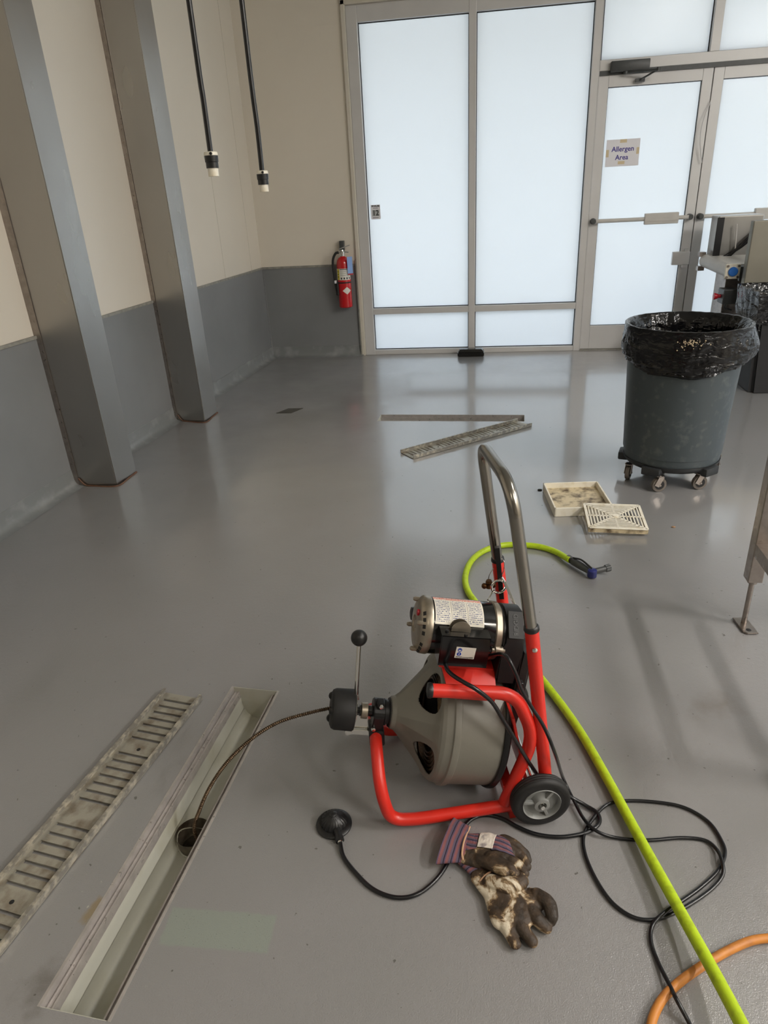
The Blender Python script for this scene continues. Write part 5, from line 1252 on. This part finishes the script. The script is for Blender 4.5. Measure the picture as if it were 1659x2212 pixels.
def cuff(name, corners, z0, h, m, parent, lab, bulge=.2):
    """flattened open sleeve: corners (a0,a1) opening end, (b0,b1) wrist end, on the floor"""
    a0, a1, b0, b1 = corners; bm = nb(); rings = []; nU, nK = 14, 40
    for i in range(nU+1):
        t = i/nU; p0 = a0.lerp(b0, t); p1 = a1.lerp(b1, t); c_ = (p0+p1)/2; hw = (p1-p0)/2; hh = h*(1-.15*t); ring = []
        for k in range(nK):
            a = 2*PI*k/nK; w_ = 1+.02*noise.noise(V((t*4, a*2, 1)))
            q = c_+hw*math.cos(a)*w_+V((0, 0, z0+hh+hh*math.sin(a)*(1-.25*bulge*math.cos(a*2))+.0012*noise.noise(V((a*3, t*6, 7)))))
            ring.append(bm.verts.new(q))
        rings.append(ring)
    for i in range(nU):
        for k in range(nK): bm.faces.new((rings[i][k], rings[i][(k+1) % nK], rings[i+1][(k+1) % nK], rings[i+1][k]))
    # inner sleeve wall
    inn = []
    for i in range(6):
        t = i/14; p0 = a0.lerp(b0, t); p1 = a1.lerp(b1, t); c_ = (p0+p1)/2; hw = (p1-p0)/2*.95; ring = []
        for k in range(nK): a = 2*PI*k/nK; ring.append(bm.verts.new(c_+hw*math.cos(a)+V((0, 0, z0+h+h*.84*math.sin(a)))))
        inn.append(ring)
    for i in range(5):
        for k in range(nK): bm.faces.new((inn[i][k], inn[i+1][k], inn[i+1][(k+1) % nK], inn[i][(k+1) % nK]))
    for k in range(nK): bm.faces.new((rings[0][k], inn[0][k], inn[0][(k+1) % nK], rings[0][(k+1) % nK]))
    for v in bm.verts: v.co.z = max(.001, v.co.z)
    o = obj(name, bm, m, parent, label=lab); return rings
def g_(px, py, z=.012): return P(px, py, z)
# lower glove, palm up
gA = thing('work_glove', 'lower of two muddy work gloves, palm up with fingers pointing down', 'glove', P(1115, 1920), 'pair of work gloves')
bm = nb()
blob(bm, [g_(1040, 1895, .013), g_(1082, 1935, .015), g_(1115, 1975, .016)], [.026, .036, .040], .40, 20)
blob(bm, [g_(1115, 1960, .016), g_(1150, 1945, .018)], [.036, .030], .45, 18)
blob(bm, [g_(1060, 1930, .013), g_(1084, 1985, .014)], [.018, .026], .5, 16)
blob(bm, [g_(1082, 1985, .013), g_(1098, 2010, .014), g_(1113, 2038, .0125)], [.018, .0155, .0125], .80)      # little finger
blob(bm, [g_(1112, 1975, .015), g_(1127, 2005, .017), g_(1149, 2033, .0125)], [.017, .0158, .0135], .80)    # ring
blob(bm, [g_(1145, 1960, .018), g_(1160, 1985, .019), g_(1180, 2004, .0125)], [.017, .0160, .0130], .80)    # middle
blob(bm, [g_(1160, 1935, .022), g_(1184, 1950, .027), g_(1192, 1975, .024), g_(1190, 1988, .015)], [.018, .0165, .0145, .0125], .8)   # index, curled
blob(bm, [g_(1060, 1905, .024), g_(1095, 1912, .032), g_(1122, 1905, .034), g_(1125, 1898, .032)], [.018, .021, .019, .0165], .75)   # thumb folded over the palm
bodyA = remesh(bm, 'glove_body', M['glove'], gA, .0017, 2, wr=.0009)
ca0, ca1, cb0, cb1 = P(985, 1868), P(1030, 1850), P(1033, 1913), P(1068, 1878)
mS1 = mat_stripes('striped_cuff_cloth_lower', math.atan2((ca1-ca0).y, (ca1-ca0).x), 75)
cuff('cuff', (ca0, ca1, cb0, cb1), .001, .011, mS1, gA, 'purple and red striped cuff')
bm = nb(); tube(bm, smooth_path([P(1032, 1914, .012), P(1038, 1902, .022), P(1052, 1888, .026), P(1066, 1880, .022)], 6), .0022, 8); obj('piping', bm, M['seam'], gA)
# upper glove, back up, lying across the first
gB = thing('work_glove', 'upper of two work gloves, striped cuff to the left, lying across the other', 'glove', P(1010, 1820), 'pair of work gloves')
HZ = .022
def u_(px, py, z): return P(px, py, z)
bm = nb()
blob(bm, [u_(1020, 1828, .022), u_(1050, 1832, .026), u_(1075, 1838, .030)], [.034, .040, .040], .42, 22)
blob(bm, [u_(1080, 1828, .028), u_(1108, 1838, .029), u_(1128, 1854, .026), u_(1139, 1872, .026)], [.020, .0145, .0125, .0105], .9)      # index
blob(bm, [u_(1075, 1845, .032), u_(1100, 1856, .036), u_(1122, 1872, .036), u_(1133, 1885, .034)], [.020, .015, .0135, .0115], .9)    # middle
blob(bm, [u_(1062, 1856, .032), u_(1085, 1868, .040), u_(1102, 1878, .044), u_(1112, 1888, .042)], [.020, .0155, .0135, .0115], .9)    # ring
blob(bm, [u_(1035, 1858, .024), u_(1062, 1868, .036), u_(1090, 1884, .044)], [.016, .0145, .0115], .9)       # little
blob(bm, [u_(1088, 1818, .024), u_(1110, 1826, .026), u_(1132, 1845, .020), u_(1139, 1858, .017)], [.018, .015, .013, .011], .85)      # thumb side
blob(bm, [u_(1010, 1852, .018), u_(1035, 1860, .022)], [.022, .020], .6)
bodyB = remesh(bm, 'glove_body', M['glove'], gB, .0017, 2, wr=.0009)
# striped cloth back of the hand
from mathutils.bvhtree import BVHTree
_b = nb(); _b.from_mesh(bodyB.data); bvhB = BVHTree.FromBMesh(_b); _b.free(); oB = V(gB.location)
def patch_over(name, quad, z, m, lab, bul=.010, thick=.0012):
    bm = nb(); n = 26; top = []
    for i in range(n+1):
        row = []
        for j in range(n+1):
            s, t = i/n, j/n; p = quad[0]*(1-s)*(1-t)+quad[1]*s*(1-t)+quad[2]*s*t+quad[3]*(1-s)*t
            hit = bvhB.ray_cast(V((p.x, p.y, .3))-oB, V((0, 0, -1)))
            hz = (hit[0].z+oB.z if hit[0] is not None else .004)+bul+.0006*noise.noise(V((s*9, t*9, z*99))); row.append(bm.verts.new((p.x, p.y, hz)))
        top.append(row)
    for i in range(n):
        for j in range(n): bm.faces.new((top[i][j], top[i+1][j], top[i+1][j+1], top[i][j+1]))
    o = obj(name, bm, m, gB, label=lab); sm_ = o.modifiers.new('t', 'SOLIDIFY'); sm_.thickness = thick; return o
zq = .030
mS2 = mat_stripes('striped_back_cloth', math.atan2((P(1100, 1838)-P(1020, 1812)).y, (P(1100, 1838)-P(1020, 1812)).x), 70, .012)
patch_over('back_cloth', [P(1010, 1786, zq), P(1037, 1791, zq), P(1028, 1838, zq), P(1000, 1838, zq)], .030, mS2, 'purple and red striped cloth back', .0016)
patch_over('knuckle_cloth', [P(1070, 1801, zq), P(1100, 1822, zq+.004), P(1112, 1858, zq+.006), P(1060, 1842, zq+.006)], .034, mS2, 'striped cloth over the knuckles', .0016)
patch_over('wrist_strap', [P(1040, 1791, zq), P(1075, 1800, zq), P(1063, 1844, zq), P(1030, 1836, zq)], .033, M['glovewhite'], 'white cotton strap', .0032)
ca0, ca1, cb0, cb1 = P(942, 1877, .004), P(982, 1768, .020), P(1003, 1866, .012), P(1014, 1783, .024)
for p in (ca0, ca1, cb0, cb1): p.z = 0
mS3 = mat_stripes('striped_cuff_cloth_upper', math.atan2((ca1-ca0).y, (ca1-ca0).x), 62)
cuff('cuff', (ca0, ca1, cb0, cb1), .002, .020, mS3, gB, 'wide purple and red striped cuff')
bm = nb(); tube(bm, smooth_path([P(1003, 1866, .016), P(998, 1845, .034), P(1003, 1815, .040), P(1015, 1786, .026)], 6), .0024, 8); obj('piping', bm, M['seam'], gB)
